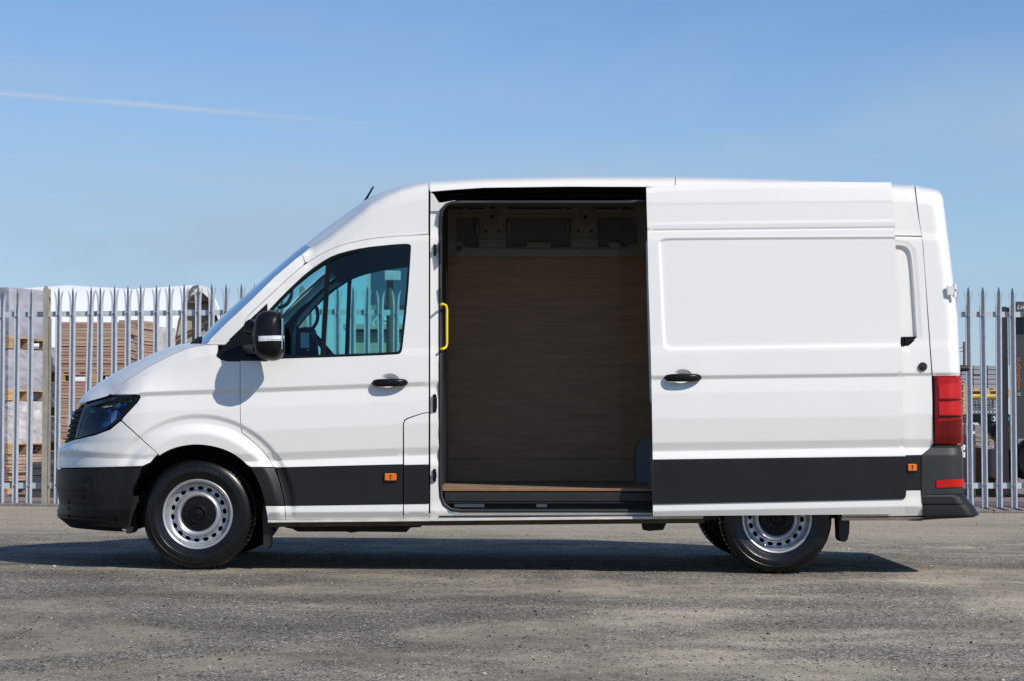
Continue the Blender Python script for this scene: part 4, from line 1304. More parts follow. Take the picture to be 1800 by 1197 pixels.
# rear bumper
rb = az_of([(1619.5, 800), (1641, 781)]) + [rear_az(781)] + [rear_az(830), rear_az(866)] + az_of([(1640, 868), (1619.5, 870)])
panel('rear_bumper', rb, 'trim_grey', van, BODY, az=True, inset=.001, off=.006, depth=.03, mirror=True, rows=True)
mb = MB(); g = []
prof = [(1620, 1696, 866, .0), (1621, 1701, 872, -.012), (1621, 1706, 880, -.014), (1621.5, 1709, 884.5, -.014), (1622, 1713, 886, -.006), (1622, 1719, 896, -.010), (1623, 1725, 905, -.008), (1624, 1716, 909.5, .0), (1624, 1665, 912, .01), (1624, 1625, 915, .03)]
for (pa, pb, py, dy) in prof:
    a = PT(pa, py, .0); b_ = PT(pb, py, .08); row = []
    for j in range(15):
        t = j / 14 * math.pi / 2
        row.append((b_.x - .12 + .12 * math.sin(t) if j else a.x, .01 + dy + (.16 * (1 - math.cos(t))), a.z))
    row = [(a.x + .0, .01 + dy, a.z)] + [(b_.x - .12 + .12 * math.sin(t), .01 + dy + .16 * (1 - math.cos(t)), a.z + (b_.z - a.z) * 0) for t in np.linspace(0, math.pi / 2, 12)]
    row += [(row[-1][0], YC, a.z), ] + [(x, 2 * YC - y, z) for x, y, z in row[::-1]]
    g.append(row)
mb.grid(g, smooth=True, flip=True); mb.build('bumper_step', 'trim', van, sharp=18)
mb = MB(); a = PT(1645, 856, -.01); b_ = PT(1692, 842, -.01)
rf = az_of([(1645, 843), (1645, 856.5), (1694, 854.5), (1694, 841)])
panel('rear_reflector', az_of([(1645.5, 843.5), (1645.5, 856.5), (1688, 855)]) + [rear_az(855), rear_az(841)] + az_of([(1688, 841)] + [(1687, 841)]), 'red_bright', van, BODY, az=True, inset=0, off=.012, depth=.008, rows=False)

# ---- headlamp and grille
HL = az_of(head_s, 4, True)
hl = panel('headlamp', HL, 'lens', van, BODY, az=True, inset=.001, off=0.0, depth=0, rows=False, mirror=True, grid=.03)
panel('headlamp_frame', HL, 'gloss_black', van, BODY, holes=[az_of(smooth_poly([(137, 765, 1), (144, 738), (154, 716, 1), (190, 706), (225, 702), (236, 702), (205, 736), (190, 748), (166, 757)]), 4, True)], az=True, inset=0.0, off=.002, depth=.03, rows=False, mirror=True, grid=.03)
panel('headlamp_reflector', HL, 'reflector', van, BODY, az=True, inset=.006, off=-.05, depth=0, rows=False, mirror=True, grid=.03)
for (p1, p2, p3, p4) in ((169, 719, 178, 741), (190, 715, 201, 742)):
    panel('headlamp_lens', [(p1, p2), (p3, p2 - 1), (p3 - 1, p4), (p1, p4)], 'chrome', van, BODY, inset=0, off=-.03, depth=.02, rows=False, grid=.03)
panel('headlamp_fin', [(212, 728), (207, 722), (226, 705), (238, 703), (238, 706)], 'trim_black', van, BODY, inset=0, off=-.012, depth=.03, rows=False, grid=.03)
gr = az_of([(133, 769), (141, 735), (148, 713)]) + az_of([(148, 711), (142, 711)]) + [(a_c, zc(710)), (a_c, zc(784))] + az_of([(119, 776), (130, 771)])
panel('grille', gr, 'dark', van, BODY, az=True, inset=.001, off=-.02, depth=0, rows=False, mirror=True, grid=.05)
for k in range(7):
    py = 718 + k * 8.6; z0, z1 = zc(py + 5.6), zc(py); am = float(BODY.px(np.array([146. - k * 1.9]), np.array([py + 3.]))[0][0])
    panel('grille_bar', [(a_c, z0), (am, z0), (am + .005, z1), (a_c, z1)], 'grille_black', van, BODY, az=True, inset=0, off=-.008, depth=.03, rows=False, mirror=True, grid=.05)
# brand roundel left as a plain ring on the grille's centre
mb = MB(); ctr = Vector((float(BODY.xf(np.array([zc(742)]))[0]) - .018, YC, zc(742)))
mb.tube([ctr + Vector((0, .075 * math.cos(t), .075 * math.sin(t))) for t in np.linspace(0, 2 * math.pi, 32)[:-1]], .007, 8, closed=True); mb.build('grille_badge', 'chrome', van)

# inner dark shell under the panel joints
SH = [[(a, b_, o + .075) for a, b_, o in r_] for r_ in body_rows]
SHELL = Surf(SH, 0)
shell_out = [(560, 455), (600, 420), (700, 345), (754, 335), (754, 905), (505, 908), (495, 852), (470, 798), (424, 758), (418, 800), (390, 784), (355, 776), (320, 778), (290, 788), (262, 806), (240, 780), (225, 735), (250, 700), (262, 660), (380, 610), (424, 575), (480, 520)]
panel('inner_shell', shell_out, 'dark', van, SHELL, holes=[smooth_poly([(465, 549), (500, 514), (540, 476), (575, 452), (640, 433), (722, 427), (725, 440), (712, 612), (706, 625), (460, 635)], it=1)], inset=0, depth=0, rows=False, mirror=True, grid=.1)
panel('inner_shell', [(1205, 322), (1600, 332), (1645, 338), (1680, 600), (1686, 900), (1205, 900)], 'dark', van, SHELL, inset=0, depth=0, rows=False, grid=.1)
# far side skin of the cargo part
panel('far_side_panel', [(756, 330), (1187, 318), (1600, 330), (1607, 331), (1640, 640), (1641, 800), (1622, 905), (1480, 905), (1462, 860), (1420, 810), (1365, 795), (1310, 810), (1268, 860), (1250, 905), (756, 912)], 'paint', van, BODY, inset=0, grid=.06, only_mirror=True)
# far roof upper edge
# door inner pillars: B pillar behind the cab door
mb = MB(); mb.box(XB - .05, XB - .032, .30, 1.75, .36, 2.3); mb.build('cab_rear_wall', 'dash', van)

# ---- cab interior
XW = float(P(755, 500, .1)[0])
mb = MB()
p0 = PT(430, 640, .4)
zb = zat(500, 632, .1)
mb.prism([(-1.90, zb - .3), (-1.90, zb + .05), (-1.75, zb + .09), (-1.50, zb + .06), (-1.40, zb - .02), (-1.36, zb - .3)], .12, 1.92); mb.build('dashboard', 'dash', van)
mb = MB(); mb.box(-1.48, XB - .04, .12, 1.92, .42, .5)
mb.box(-1.9, -1.85, .3, 1.74, .86, 1.35); mb.build('cab_floor', 'dash', van)
for y0 in (.25, .75, 1.40):
    mb = MB(); mb.box(-.98, -.55, y0, y0 + .42, .80, .98, b=.05); mb.add([], [])
    mb.prism([(-.66, .95), (-.56, .95), (-.475, 1.6), (-.53, 1.62)], y0 + .01, y0 + .41); mb.box(-.56, -.485, y0 + .1, y0 + .31, 1.62, 1.78, b=.03); mb.build('cab_seat', 'dash', van)
mb = MB(); sc_ = Vector((-1.28, 1.55, 1.42)); ax = Vector((.75, 0, .66)).normalized(); u_ = Vector((0, 1, 0)); v_ = ax.cross(u_)
mb.tube([sc_ + (u_ * math.cos(t) + v_ * math.sin(t)) * .19 for t in np.linspace(0, 2 * math.pi, 40)[:-1]], .015, 8, closed=True)
mb.tube([sc_ - ax * .25, sc_], .05, 10); mb.tube([sc_ + u_ * .18, sc_ - u_ * .18], .014, 6); mb.build('steering_wheel', 'dash', van)
# headliner
g = []
for t in np.linspace(0, 1, 12):
    px = 560 + t * 196; py = float(np.interp(px, [560, 600, 650, 700, 756], [470, 455, 443, 437, 432]))
    p = PT(px, py, .3); g.append([(p.x, y, p.z + .05 * math.sin((y - .2) / 1.64 * math.pi)) for y in np.linspace(.2, 1.84, 9)])
mb = MB(); mb.grid(g); mb.build('headliner', 'headliner', van) if 'headliner' in M else (mat('headliner', (.10, .105, .12), .9), mb.build('headliner', 'headliner', van))
mb = MB(); mb.box(-1.42, -1.38, .95, 1.09, 1.98, 2.04, b=.01); mb.tube([(-1.36, 1.02, 2.08), (-1.40, 1.02, 2.0)], .008, 6); mb.build('rear_view_sensor', 'dash', van)
mb = MB()
for c_x, c_y, yy in ((506, 520, 1.80), (552, 562, 1.84)):
    mb.tube([PT(a, b_, yy) for a, b_ in smooth_poly([(c_x - 18, c_y + 22), (c_x - 3, c_y + 18), (c_x + 7, c_y + 2), (c_x + 6, c_y - 18), (c_x + 1, c_y - 24)], closed=False, it=2)], .013, 8)
mb.build('cab_grab_handle', 'dash', van)
# sheet of paper permit on the dash
mb = MB(); p = PT(536, 598, 1.5); mb.box(p.x - .03, p.x + .03, 1.5, 1.505, p.z - .05, p.z + .05); mb.build('dash_card', 'label_white', van)

# antenna
mb = MB(); p = PT(640, 357, .9); q2 = PT(656.5, 328.5, .9); mb.tube([p - (q2 - p) * .15, p.lerp(q2, .3), q2], [.012, .008, .0055], 8); mb.build('roof_aerial', 'trim_black', van)


def to_mesh(o):
    bpy.context.view_layer.update()
    me = bpy.data.meshes.new_from_object(o.evaluated_get(bpy.context.evaluated_depsgraph_get()))
    n = bpy.data.objects.new(o.name, me); C.objects.link(n); n.parent = o.parent; n.location = o.location; n.rotation_euler = o.rotation_euler
    nm_ = o.name; bpy.data.objects.remove(o); n.name = nm_
    return n


# ---- wheels
def wheel(cx, cz, far=False, R_=.353):
    y0 = .045
    we = empty('wheel', (cx, y0, cz), van)
    W_ = .225
    prof = [(.213, .030), (.218, .012), (.228, .006), (.236, .004), (.245, .0005), (.262, -.003), (.266, -.0055), (.285, -.0065), (.300, -.004), (.303, -.0055), (.318, .000), (.330, .007), (.336, .014), (.341, .018), (.3455, .024), (.349, .036), (.3515, .055), (.3520, .062), (.344, .064), (.344, .070), (.3525, .072), (.353, .092), (.345, .094), (.345, .102), (.353, .104)]
    prof = prof + [(r_, W_ - y) for r_, y in prof[::-1]]
    n = 360

    def rf_(r_, y, j):
        k = j % 5
        if r_ > .339 and (y < .062 or y > W_ - .062): return r_ - (.007 if k == 0 else 0)
        if r_ > .35: return r_ - (.005 if (j + 2) % 5 == 0 else 0)
        return r_
    mb_ = MB(); mb_.lathe(prof, (cx, y0, cz), n, rfun=rf_); t_ = mb_.build('tyre', 'tyre', we, sharp=28)
    mb_ = MB()
    rp2 = [(.214, .030), (.222, .014), (.222, .005), (.217, .000), (.210, .001), (.205, .006), (.202, .016), (.200, .040), (.190, .052), (.184, .056), (.184, .15), (.19, .2)]
    mb_.lathe(rp2, (cx, y0, cz), 96)
    rp3 = [(.146, .052), (.141, .040), (.134, .028), (.126, .023), (.118, .025), (.111, .033), (.106, .045), (.104, .06)]
    mb_.lathe(rp3, (cx, y0, cz), 96)
    ring_o = [(cx + .186 * math.cos(a), cz + .186 * math.sin(a)) for a in np.linspace(0, 2 * math.pi, 97)[:-1]]
    ring_i = [(cx + .146 * math.cos(a), cz + .146 * math.sin(a)) for a in np.linspace(0, 2 * math.pi, 97)[:-1]]
    hs = [ring_i]
    for k in range(18):
        a = 2 * math.pi * (k + .3) / 18; hs.append(ellipse(cx + .165 * math.cos(a), cz + .165 * math.sin(a), .0125, .0185, 12, rot=a))

    def yf(x, z):
        r_ = math.hypot(x - cx, z - cz); return y0 + .052 + .008 * math.sin((r_ - .146) / .04 * math.pi)
    flat_panel(mb_, ring_o, hs, yf, .012, 0, grid=.014)
    a = R(235); mb_.tube([(cx + .196 * math.cos(a), y0 + .045, cz + .196 * math.sin(a)), (cx + .182 * math.cos(a), y0 + .01, cz + .182 * math.sin(a))], .004, 6)
    mb_.build('rim', 'rim', we, sharp=40)
    mb_ = MB(); mb_.lathe([(.0001, .150), (.2, .150)], (cx, y0, cz), 32); mb_.build('brake_drum', 'dark', we)
    mb_ = MB()
    mb_.lathe([(.108, .060), (.105, .036), (.100, .030), (.098, .0295), (.058, .028), (.056, .024), (.050, .018), (.044, .018), (.040, .026), (.036, .027), (.034, .020), (.028, .018), (.0001, .018)], (cx, y0, cz), 64)
    for k in range(10):
        a = 2 * math.pi * (k + .45) / 10; c_, s_ = math.cos(a), math.sin(a)
        p1 = Vector((cx + .066 * c_, y0 + .027, cz + .066 * s_)); p2 = Vector((cx + .094 * c_, y0 + .028, cz + .094 * s_))
        mb_.tube([p1, p2], .0028, 5)
    mb_.tube([(cx - .018, y0 + .016, cz - .006), (cx - .004, y0 + .015, cz + .01), (cx + .004, y0 + .015, cz - .008), (cx + .018, y0 + .016, cz + .006)], .0035, 6)
    mb_.build('wheel_cap', 'trim_black', we, sharp=30)
    # raised letters on the sidewall
    word = 'RUNWAY'
    for k, ch in enumerate(word):
        cu = bpy.data.curves.new('tyre_letter', 'FONT'); cu.body = ch; cu.size = .038; cu.extrude = .0012; cu.align_x = 'CENTER'; cu.align_y = 'CENTER'
        a = R(74 - (k - 2.5) * 5.6 - 2)
        o = bpy.data.objects.new('tyre_letter', cu); C.objects.link(o); cu.materials.append(M['tyre_text']); o.parent = we
        o.location = (.284 * math.cos(a), -.0075, .284 * math.sin(a)); o.rotation_euler = Matrix.Rotation(-(a - math.pi / 2), 3, 'Y').to_euler() if False else (Matrix.Rotation(-(a - math.pi / 2), 4, 'Y') @ Matrix.Rotation(math.pi / 2, 4, 'X')).to_euler()
        to_mesh(o)
    return we


mat('tyre_text', (.028, .028, .03), .35)
fwx, fwz = P(347.5, 905, .06); rwx, rwz = P(1365.5, 912.5, .06)
fwx, rwx = float(fwx), float(rwx)


def wz(x): return float(gz(x)) + .350


def copy_tree(o, parent=None):
    c = o.copy(); C.objects.link(c)
    if parent: c.parent = parent
    for ch in list(o.children): copy_tree(ch, c)
    return c


w1 = wheel(fwx, wz(fwx))
w2 = copy_tree(w1, van); w2.location = (rwx, w1.location.y, wz(rwx)); w2.rotation_euler = (0, R(-11), 0)
for (x, dy) in ((fwx, 0), (rwx, 0)):
    c = copy_tree(w1, van); c.location = (x, 2 * YC - .045 - YC, wz(x)); c.rotation_euler = (0, 0, math.pi)
# wheel housings, dark
for cx in (fwx, rwx):
    zz = .36
    for (ya, yb) in ((.07, .55), (1.49, 1.97)):
        mb = MB()
        g = [[(cx + .455 * math.cos(t), y, zz + .44 * math.sin(t)) for y in (ya, yb)] for t in np.linspace(-.1, math.pi + .1, 24)]
        mb.grid(g); mb.prism([(cx + .455 * math.cos(t), zz + .44 * math.sin(t)) for t in np.linspace(-.1, math.pi + .1, 24)], (yb - .01) if ya < 1 else ya, yb if ya < 1 else ya + .01)
        mb.build('wheel_housing', 'dark', van)
# underbody
mb = MB()
mb.box(-1.55, 1.35, .30, 1.74, .36, .47); mb.box(1.3, 2.7, .30, 1.74, .40, .5)
for y in (.42, 1.5): mb.box(-2.6, 2.65, y, y + .09, .37, .45)
mb.tube([(rwx, .25, .35), (rwx, 1.8, .35)], .05, 12); mb.tube([(fwx, .3, .3), (fwx, 1.75, .3)], .035, 10)
blob(mb, (rwx, YC, .35), (.14, .15, .14), 1, 1, 16, 10)
a = PT(497, 930, .35); b_ = PT(722, 918, .35)
mb.prism([tuple(P(x, y, .4)) for x, y in ((500, 915), (503, 926), (515, 928), (525, 933), (610, 933), (618, 935), (632, 933), (715, 934), (720, 926), (740, 925), (745, 915))], .35, .9)
mb.prism([tuple(P(x, y, .35)) for x, y in ((1128, 915), (1130, 930), (1140, 932), (1165, 930), (1172, 915))], .3, .42)
mb.box(2.3, 2.75, .2, 1.84, .34, .42)
mb.tube([(-2.7, 1.0, .34), (-1.5, 1.0, .33)], .06, 8)
mb.build('underbody', 'under', van)
mb = MB(); mb.box(-2.85, -2.2, .3, 1.74, .30, .5); mb.build('engine_undertray', 'dark', van)
# mud flaps
mb = MB(); mb.prism([tuple(P(a, b_, .1)) for a, b_ in ((464, 884), (470, 886), (474, 905), (474, 958), (470, 965), (464, 962), (462, 905))], .08, .26); mb.build('mud_flap', 'rubber', van)
mb = MB(); mb.prism([tuple(P(a, b_, .1)) for a, b_ in ((1473, 903), (1493, 903), (1492, 935), (1489, 947), (1485, 951), (1478, 951), (1475, 946))], .08, .26); mb.build('mud_flap', 'rubber', van)
mb = MB(); mb.prism([tuple(P(a, b_, .1)) for a, b_ in ((221, 925), (234, 925), (232, 934), (229, 937), (222, 937))], .1, .3); mb.build('air_deflector', 'rubber', van)
mb = MB(); mb.prism([tuple(P(a, b_, .2)) for a, b_ in ((196, 880), (242, 870), (240, 905), (243, 927), (240, 930), (196, 927))], .16, .9); mb.build('arch_liner', 'dark', van)

# ------------------------------------------------------------------ palisade fence
YF = 9.5


def fence():
    # photograph columns of pale centres along the line, as pitch in px grows to the right
    xs_ = []; x = 104.0 - 24.6 * 28
    while x < 2420:
        xs_.append(x); x += 24.55 + min(1, max(0, x - 300) / 1500) * 1.15
    f = empty('palisade_fence', (0, YF, 0)); tag(f, 'grey galvanised steel palisade fence with splayed three point pales behind the van', 'fence')
    k = YF - CAM[1]
    topy = lambda p: float(np.interp(p, [0, 100, 300, 420, 620, 900, 1700], [508, 505, 499, 498, 503, 505, 506]))
    H = 2.385
    sec = [(-34, 8), (-31, 1), (-13, 13), (14, -18), (34, 1)]

    def pale_mesh():
        mb_ = MB(); t_ = .0028
        levels = [(0, 0, 1), (.6, 0, 1), (1.2, 0, 1), (1.8, 0, 1), (H - .20, 0, 1), (H - .14, .12, 1), (H - .10, .35, 1), (H - .06, .65, .8), (H - .02, .95, .2)]
        # main shaft
        zs = [0, .8, 1.6, H - .21]
        g_ = [[(a / 1000, b2 / 1000, z) for a, b2 in sec] for z in zs]
        mb_.grid(g_, smooth=False, flip=True); mb_.grid([[(a, b2 + t_, z) for a, b2, z in r_] for r_ in g_], smooth=False)
        # centre spear
        c0 = [(-14, 11), (-2, 0), (12, -13)]
        rows_ = [(H - .21, 1, 0), (H - .07, 1.05, 0), (H - .03, .6, 0), (H, .06, 0)]
        g_ = [[((a * s_) / 1000, b2 / 1000, z) for a, b2 in ((-12, 13), (-1, 0), (14, -16))] for z, s_, _ in rows_]
        mb_.grid(g_, smooth=False, flip=True); mb_.grid([[(a, b2 + t_, z) for a, b2, z in r_] for r_ in g_], smooth=False)
        # the two splayed side points
        for sg in (-1, 1):
            rows_ = []
            for z, dx, dy, wd in ((H - .21, 0, 0, 1), (H - .16, 2, 0, 1), (H - .12, 6, -3, 1), (H - .08, 12, -7, .8), (H - .045, 16, -10, .08)):
                if sg < 0: e0, e1 = (-34 - dx, 6 + dy), (-34 - dx + 20 * wd, 11 + dy)
                else: e0, e1 = (34 + dx - 21 * wd, -9 + dy), (34 + dx, 4 + dy)
                rows_.append([(e0[0] / 1000, e0[1] / 1000, z), (e1[0] / 1000, e1[1] / 1000, z)])
            mb_.grid(rows_, smooth=False, flip=True); mb_.grid([[(a, b2 + t_, z) for a, b2, z in r_] for r_ in rows_], smooth=False)
        # bolts
        for z in (2.083, .254):
            mb_.lathe([(.0001, -.012), (.007, -.011), (.009, -.004), (.009, .004)], (-.001, -.002, z), 8, mi=1)
        return mb_
    mbp = pale_mesh(); proto = mbp.build('pale', ['galv', 'steel'], None, sharp=0); C.objects.unlink(proto)
    zb_ = []
    posts = (-367, 82, 531, 982, 1433, 1884, 2335)
    for i, px in enumerate(xs_):
        if any(abs(px - q_) < 11 for q_ in posts): continue
        o = proto.copy(); o.name = 'pale'; C.objects.link(o); o.parent = f
        zt_ = PT(px, topy(px), YF - .03).z
        x = PT(px, 700, YF).x
        o.location = (x, -.035 + random.uniform(-.003, .003), zt_ - H + random.uniform(-.006, .006)); o.rotation_euler = (random.uniform(-.004, .004), random.gauss(0, .0035) + (.018 if i % 23 == 7 else 0), random.uniform(-.07, .07))
        zb_.append((x, zt_ - H))
    for (ya, yb, base_) in ((548, 557.5, 549), (847, 857, 847)):
        pp = [-600] + list(posts) + [2440]
        for i in range(len(pp) - 1):
            a_, b2 = pp[i] + 3, pp[i + 1] - 3
            d1_ = (topy(a_) - 505) * .9; d2_ = (topy(b2) - 505) * .9
            p1, p2, p3, p4 = PT(a_, ya + d1_, YF), PT(b2, ya + d2_, YF), PT(b2, yb + d2_, YF), PT(a_, yb + d1_, YF)
            mb_ = MB(); y0_, y1_, t_ = YF, YF + .05, .006
            vs_ = [p1, p2, p3, p4]
            # angle section: vertical leg in front, horizontal leg on top pointing back
            mb_.add([(p.x, y0_, p.z) for p in vs_] + [(p.x, y0_ + t_, p.z) for p in vs_], [(0, 3, 2, 1), (4, 5, 6, 7), (3, 7, 6, 2), (0, 1, 5, 4)])
            mb_.add([(p1.x, y0_ + t_, p1.z), (p2.x, y0_ + t_, p2.z), (p2.x, y1_, p2.z), (p1.x, y1_, p1.z), (p1.x, y0_ + t_, p1.z - t_), (p2.x, y0_ + t_, p2.z - t_), (p2.x, y1_, p2.z - t_), (p1.x, y1_, p1.z - t_)], [(0, 1, 2, 3), (4, 7, 6, 5), (3, 2, 6, 7)])
            mb_.build('rail', 'galv_rail', f)
    for px in posts:
        xx = PT(px, 700, YF).x; zt_ = PT(px, 504, YF).z; g0 = float(gz(xx))
        mb_ = MB()
        # I section post
        mb_.prism([(xx - .030, g0 - .3), (xx + .030, g0 - .3), (xx + .030, zt_ - .03), (xx + .012, zt_), (xx - .012, zt_), (xx - .030, zt_ - .03)], YF - .075, YF - .069)
        mb_.prism([(xx - .030, g0 - .3), (xx + .030, g0 - .3), (xx + .030, zt_ - .03), (xx - .030, zt_ - .03)], YF + .02, YF + .026)
        mb_.box(xx - .003, xx + .003, YF - .069, YF + .02, g0 - .3, zt_ - .03)
        mb_.box(xx + .030, xx + .045, YF - .05, YF + .01, g0, zt_ - .35)
        for z in (PT(px, 852, YF).z,): mb_.lathe([(.0001, -.03), (.014, -.028), (.016, -.01)], (xx + .05, YF - .05, z), 8)
        mb_.build('post', 'post', f)
    return f


fence()

# ------------------------------------------------------------------ yard behind the fence
# white storage tunnel
def tunnel():
    YT = 47.0; YB = 60.0
    t = empty('storage_tent', (PT(200, 860, YT).x, YT, 0)); tag(t, 'white fabric storage tent with an arched tan end behind the fence', 'tent')
    # the tunnel runs to the left (along -x) with its end gable at the right, turned a little to the camera
    arc = [(302, 700), (303, 640), (306, 600), (313, 565), (322, 540), (333, 522), (345, 514), (355, 514), (366, 524), (376, 540), (384, 565), (388, 600), (390, 640), (391, 700)]
    g_ = []
    gab = [PT(a, b2, YT) for a, b2 in arc]
    outer = [PT(a, b2, YT) for a, b2 in [(289, 800), (293, 660), (297, 615), (305, 570), (314, 537), (325, 516), (337, 505), (350, 502), (362, 505), (373, 520), (382, 540), (388, 570), (391, 620), (393, 800)]]
    for i, s_ in enumerate(np.linspace(0, 26, 14)):
        dip = .10 * (1 if i % 2 else 0) + random.uniform(-.02, .02)
        off_ = Vector((-s_, s_ * .32, 0))
        row = []
        for j, p in enumerate(outer):
            q_ = p + off_; row.append((q_.x, q_.y, q_.z - dip * (1 if p.z > 3 else .3) + s_ * .012))
        g_.append(row)
    # widen: the near flank bulges towards the camera
    full = []
    for r_ in g_:
        zt_ = max(v[2] for v in r_); cx = r_[7][0]; cy = r_[7][1]
        full.append([(cx - .0, cy - 5.2 * math.cos(a), -.5 + (zt_ + .5) * math.sin(a) ** .7) for a in np.linspace(0.02, math.pi - .02, 22)])
    mb_ = MB(); mb_.grid(full, flip=True); mb_.build('roof_cover', 'tent', t, sharp=80)
    mb_ = MB(); n = len(outer)
    vs_ = outer + gab; fs_ = [(i, i + 1, i + 1 + n, i + n) for i in range(n - 1)]
    mb_.add(vs_, fs_); mb_.add([v + Vector((0, .4, 0)) for v in outer] + outer, [(i, i + 1, i + 1 + n, i + n)[::-1] for i in range(n - 1)]); mb_.build('end_hoop', 'tent', t)
    mb_ = MB(); mb_.add([v + Vector((0, .35, 0)) for v in gab], [tuple(range(len(gab)))]); mb_.build('end_wall', 'tent_in', t)
    mb_ = MB()
    for (a, b2, c2, d2) in ((333, 533, 378, 533), (327, 545, 384, 557), (300, 600, 388, 556), (305, 612, 390, 612), (306, 613, 350, 640), (350, 532, 350, 700)):
        mb_.tube([PT(a, b2, YT + .2), PT(c2, d2, YT + .2)], .045, 6)
    mb_.build('end_brace', 'pole_brown', t)


tunnel()


def pallet(mb_, x, y, z, w_, d_, a, mi=0):
    r_ = (a, x, y)
    for k in range(5): mb_.box(x - w_ / 2 + k * (w_ - .1) / 4, x - w_ / 2 + k * (w_ - .1) / 4 + .1, y - d_ / 2, y + d_ / 2, z + .12, z + .14, mi, r_)
    for k in range(3): mb_.box(x - w_ / 2, x + w_ / 2, y - d_ / 2 + k * (d_ - .1) / 2, y - d_ / 2 + k * (d_ - .1) / 2 + .1, z + .098, z + .12, mi, r_)
    for i in range(3):
        for k in range(3): mb_.box(x - w_ / 2 + i * (w_ - .12) / 2, x - w_ / 2 + i * (w_ - .12) / 2 + .12, y - d_ / 2 + k * (d_ - .1) / 2, y - d_ / 2 + k * (d_ - .1) / 2 + .1, z + .02, z + .098, mi, r_)
    for k in range(3): mb_.box(x - w_ / 2, x + w_ / 2, y - d_ / 2 + k * (d_ - .1) / 2, y - d_ / 2 + k * (d_ - .1) / 2 + .1, z, z + .02, mi, r_)


def wrapped(mb_, x, y, z0, z1, w_, d_, a, mi=0, n=9, jag=.03):
    """film-wrapped load: creased sheet round a block"""
    g_ = []
    per = []
    for s_ in range(4):
        for i in range(n):
            t = i / n
            c_ = [(-1 + 2 * t, -1), (1, -1 + 2 * t), (1 - 2 * t, 1), (-1, 1 - 2 * t)][s_]; per.append((c_[0] * w_ / 2, c_[1] * d_ / 2))
    ca, sa = math.cos(a), math.sin(a)
    m_ = 9
    for k in range(m_ + 1):
        row = []
        for i, (px_, py_) in enumerate(per):
            j = 1 + random.uniform(-jag, jag) * .5; zz = z0 + (z1 - z0) * k / m_ + (random.uniform(-.5, .5) * jag if 0 < k < m_ else 0)
            qx, qy = px_ * j, py_ * j; row.append((x + qx * ca - qy * sa, y + qx * sa + qy * ca, zz))
        row.append(row[0]); g_.append(row)
    mb_.grid(g_, mi, False, flip=True)
    mb_.add(g_[-1][:-1], [tuple(range(len(g_[-1]) - 1))], mi)


def loads(name, label, cat, cols, Y, a, w_, d_, px, levels, group=None, kind='wrap'):
    """levels: list of (py_top, py_bottom) of each load with pallet under it"""
    x = PT(px, 700, Y).x
    zt_ = lambda py: PT(px, py, Y - d_ / 2).z
    for k, (pt, pb, mm, lb) in enumerate(levels):
        z0, z1 = zt_(pb), zt_(pt)
        r_ = empty(name, (x, Y, z0)); tag(r_, lb, cat, group)
        mb_ = MB(); pallet(mb_, x, Y, z0, w_, d_, a); mb_.build('pallet_base', 'wood_pale' if k % 2 else 'wood', r_)
        mb_ = MB()
        if mm in ('wrap', 'wrap_white'):
            wrapped(mb_, x, Y, z0 + .14, z1, w_ * .97, d_ * .97, a, jag=.035); mb_.build('wrapped_load', mm, r_)
        else:
            z = z0 + .14; i = 0; mb2 = MB()
            while z < z1 - .01:
                h = random.uniform(.028, .05); dx = random.uniform(-.015, .015)
                mb_.box(x - w_ / 2 + dx, x + w_ / 2 + dx + random.uniform(-.02, .02), Y - d_ / 2 + random.uniform(-.01, .01), Y + d_ / 2, z, z + h - .006, random.choice((0, 0, 1)), (a, x, Y)); z += h
            o = mb_.build('sheet_stack', ['board', 'board_red'], r_); o['kind'] = 'stuff'


G1 = 'palletised loads stacked behind the fence'
loads('pallet_load', '', 'pallet load', None, 14.4, R(-24), 1.0, .9, -2, [
    (507, 612, 'wrap', 'topmost film wrapped grey load at the far left, above the fence rail'),
    (613, 703, 'wrap', 'film wrapped grey load second from the top in the leftmost stack'),
    (704, 797, 'wrap_white', 'pale creased film wrapped load second from the ground in the leftmost stack'),
    (798, 872, 'boards', 'brownish board load at the foot of the leftmost stack')])
loads('pallet_load', '', 'pallet load', None, 17.6, R(-8), .9, 1.0, 48, [
    (608, 668, 'wrap', 'topmost wrapped lilac grey load behind the beige fence post'),
    (669, 730, 'wrap', 'wrapped lilac grey load level with the headlamp behind the beige fence post'),
    (731, 792, 'wrap', 'wrapped lilac grey load just above the dark crate near the beige fence post'),
    (793, 868, 'wrap_white', 'wrapped load lowest of its stack, behind the dark crate')])
loads('pallet_load', '', 'pallet load', None, 16.6, R(3), 1.0, .9, 170, [
    (568, 671, 'boards', 'upper pallet of stacked brown boards seen over the bonnet'),
    (673, 787, 'boards', 'middle pallet of stacked brown boards just left of the headlamp'),
    (789, 880, 'boards', 'lowest pallet of stacked brown boards hidden mostly by the bumper')])
loads('pallet_load', '', 'pallet load', None, 18.4, R(-10), .30, .9, 243, [
    (566, 690, 'boards', 'carton coloured load above the middle of the bonnet'),
    (692, 870, 'boards', 'carton coloured load standing hidden behind the bonnet')])
loads('pallet_load', '', 'pallet load', None, 19.6, R(-12), .35, .9, 272, [
    (574, 690, 'wrap_white', 'pale wrapped load rightmost of those left of the tent gable'),
    (692, 870, 'wrap_white', 'pale wrapped load on the ground behind the wing')])
a = PT(44, 880, 12.5); b_ = PT(112, 812, 12.5)
mb = MB(); mb.box(a.x, b_.x, 12.5, 13.3, a.z, b_.z, b=.02)
for k in range(5): mb.box(a.x - .005, b_.x + .005, 12.49, 12.5, a.z + .05 + k * .09, a.z + .07 + k * .09)
tag(mb.build('dark_crate', 'dark_box', loc=(a.x, 12.5, a.z)), 'low dark grey ribbed crate standing behind the fence post', 'crate')

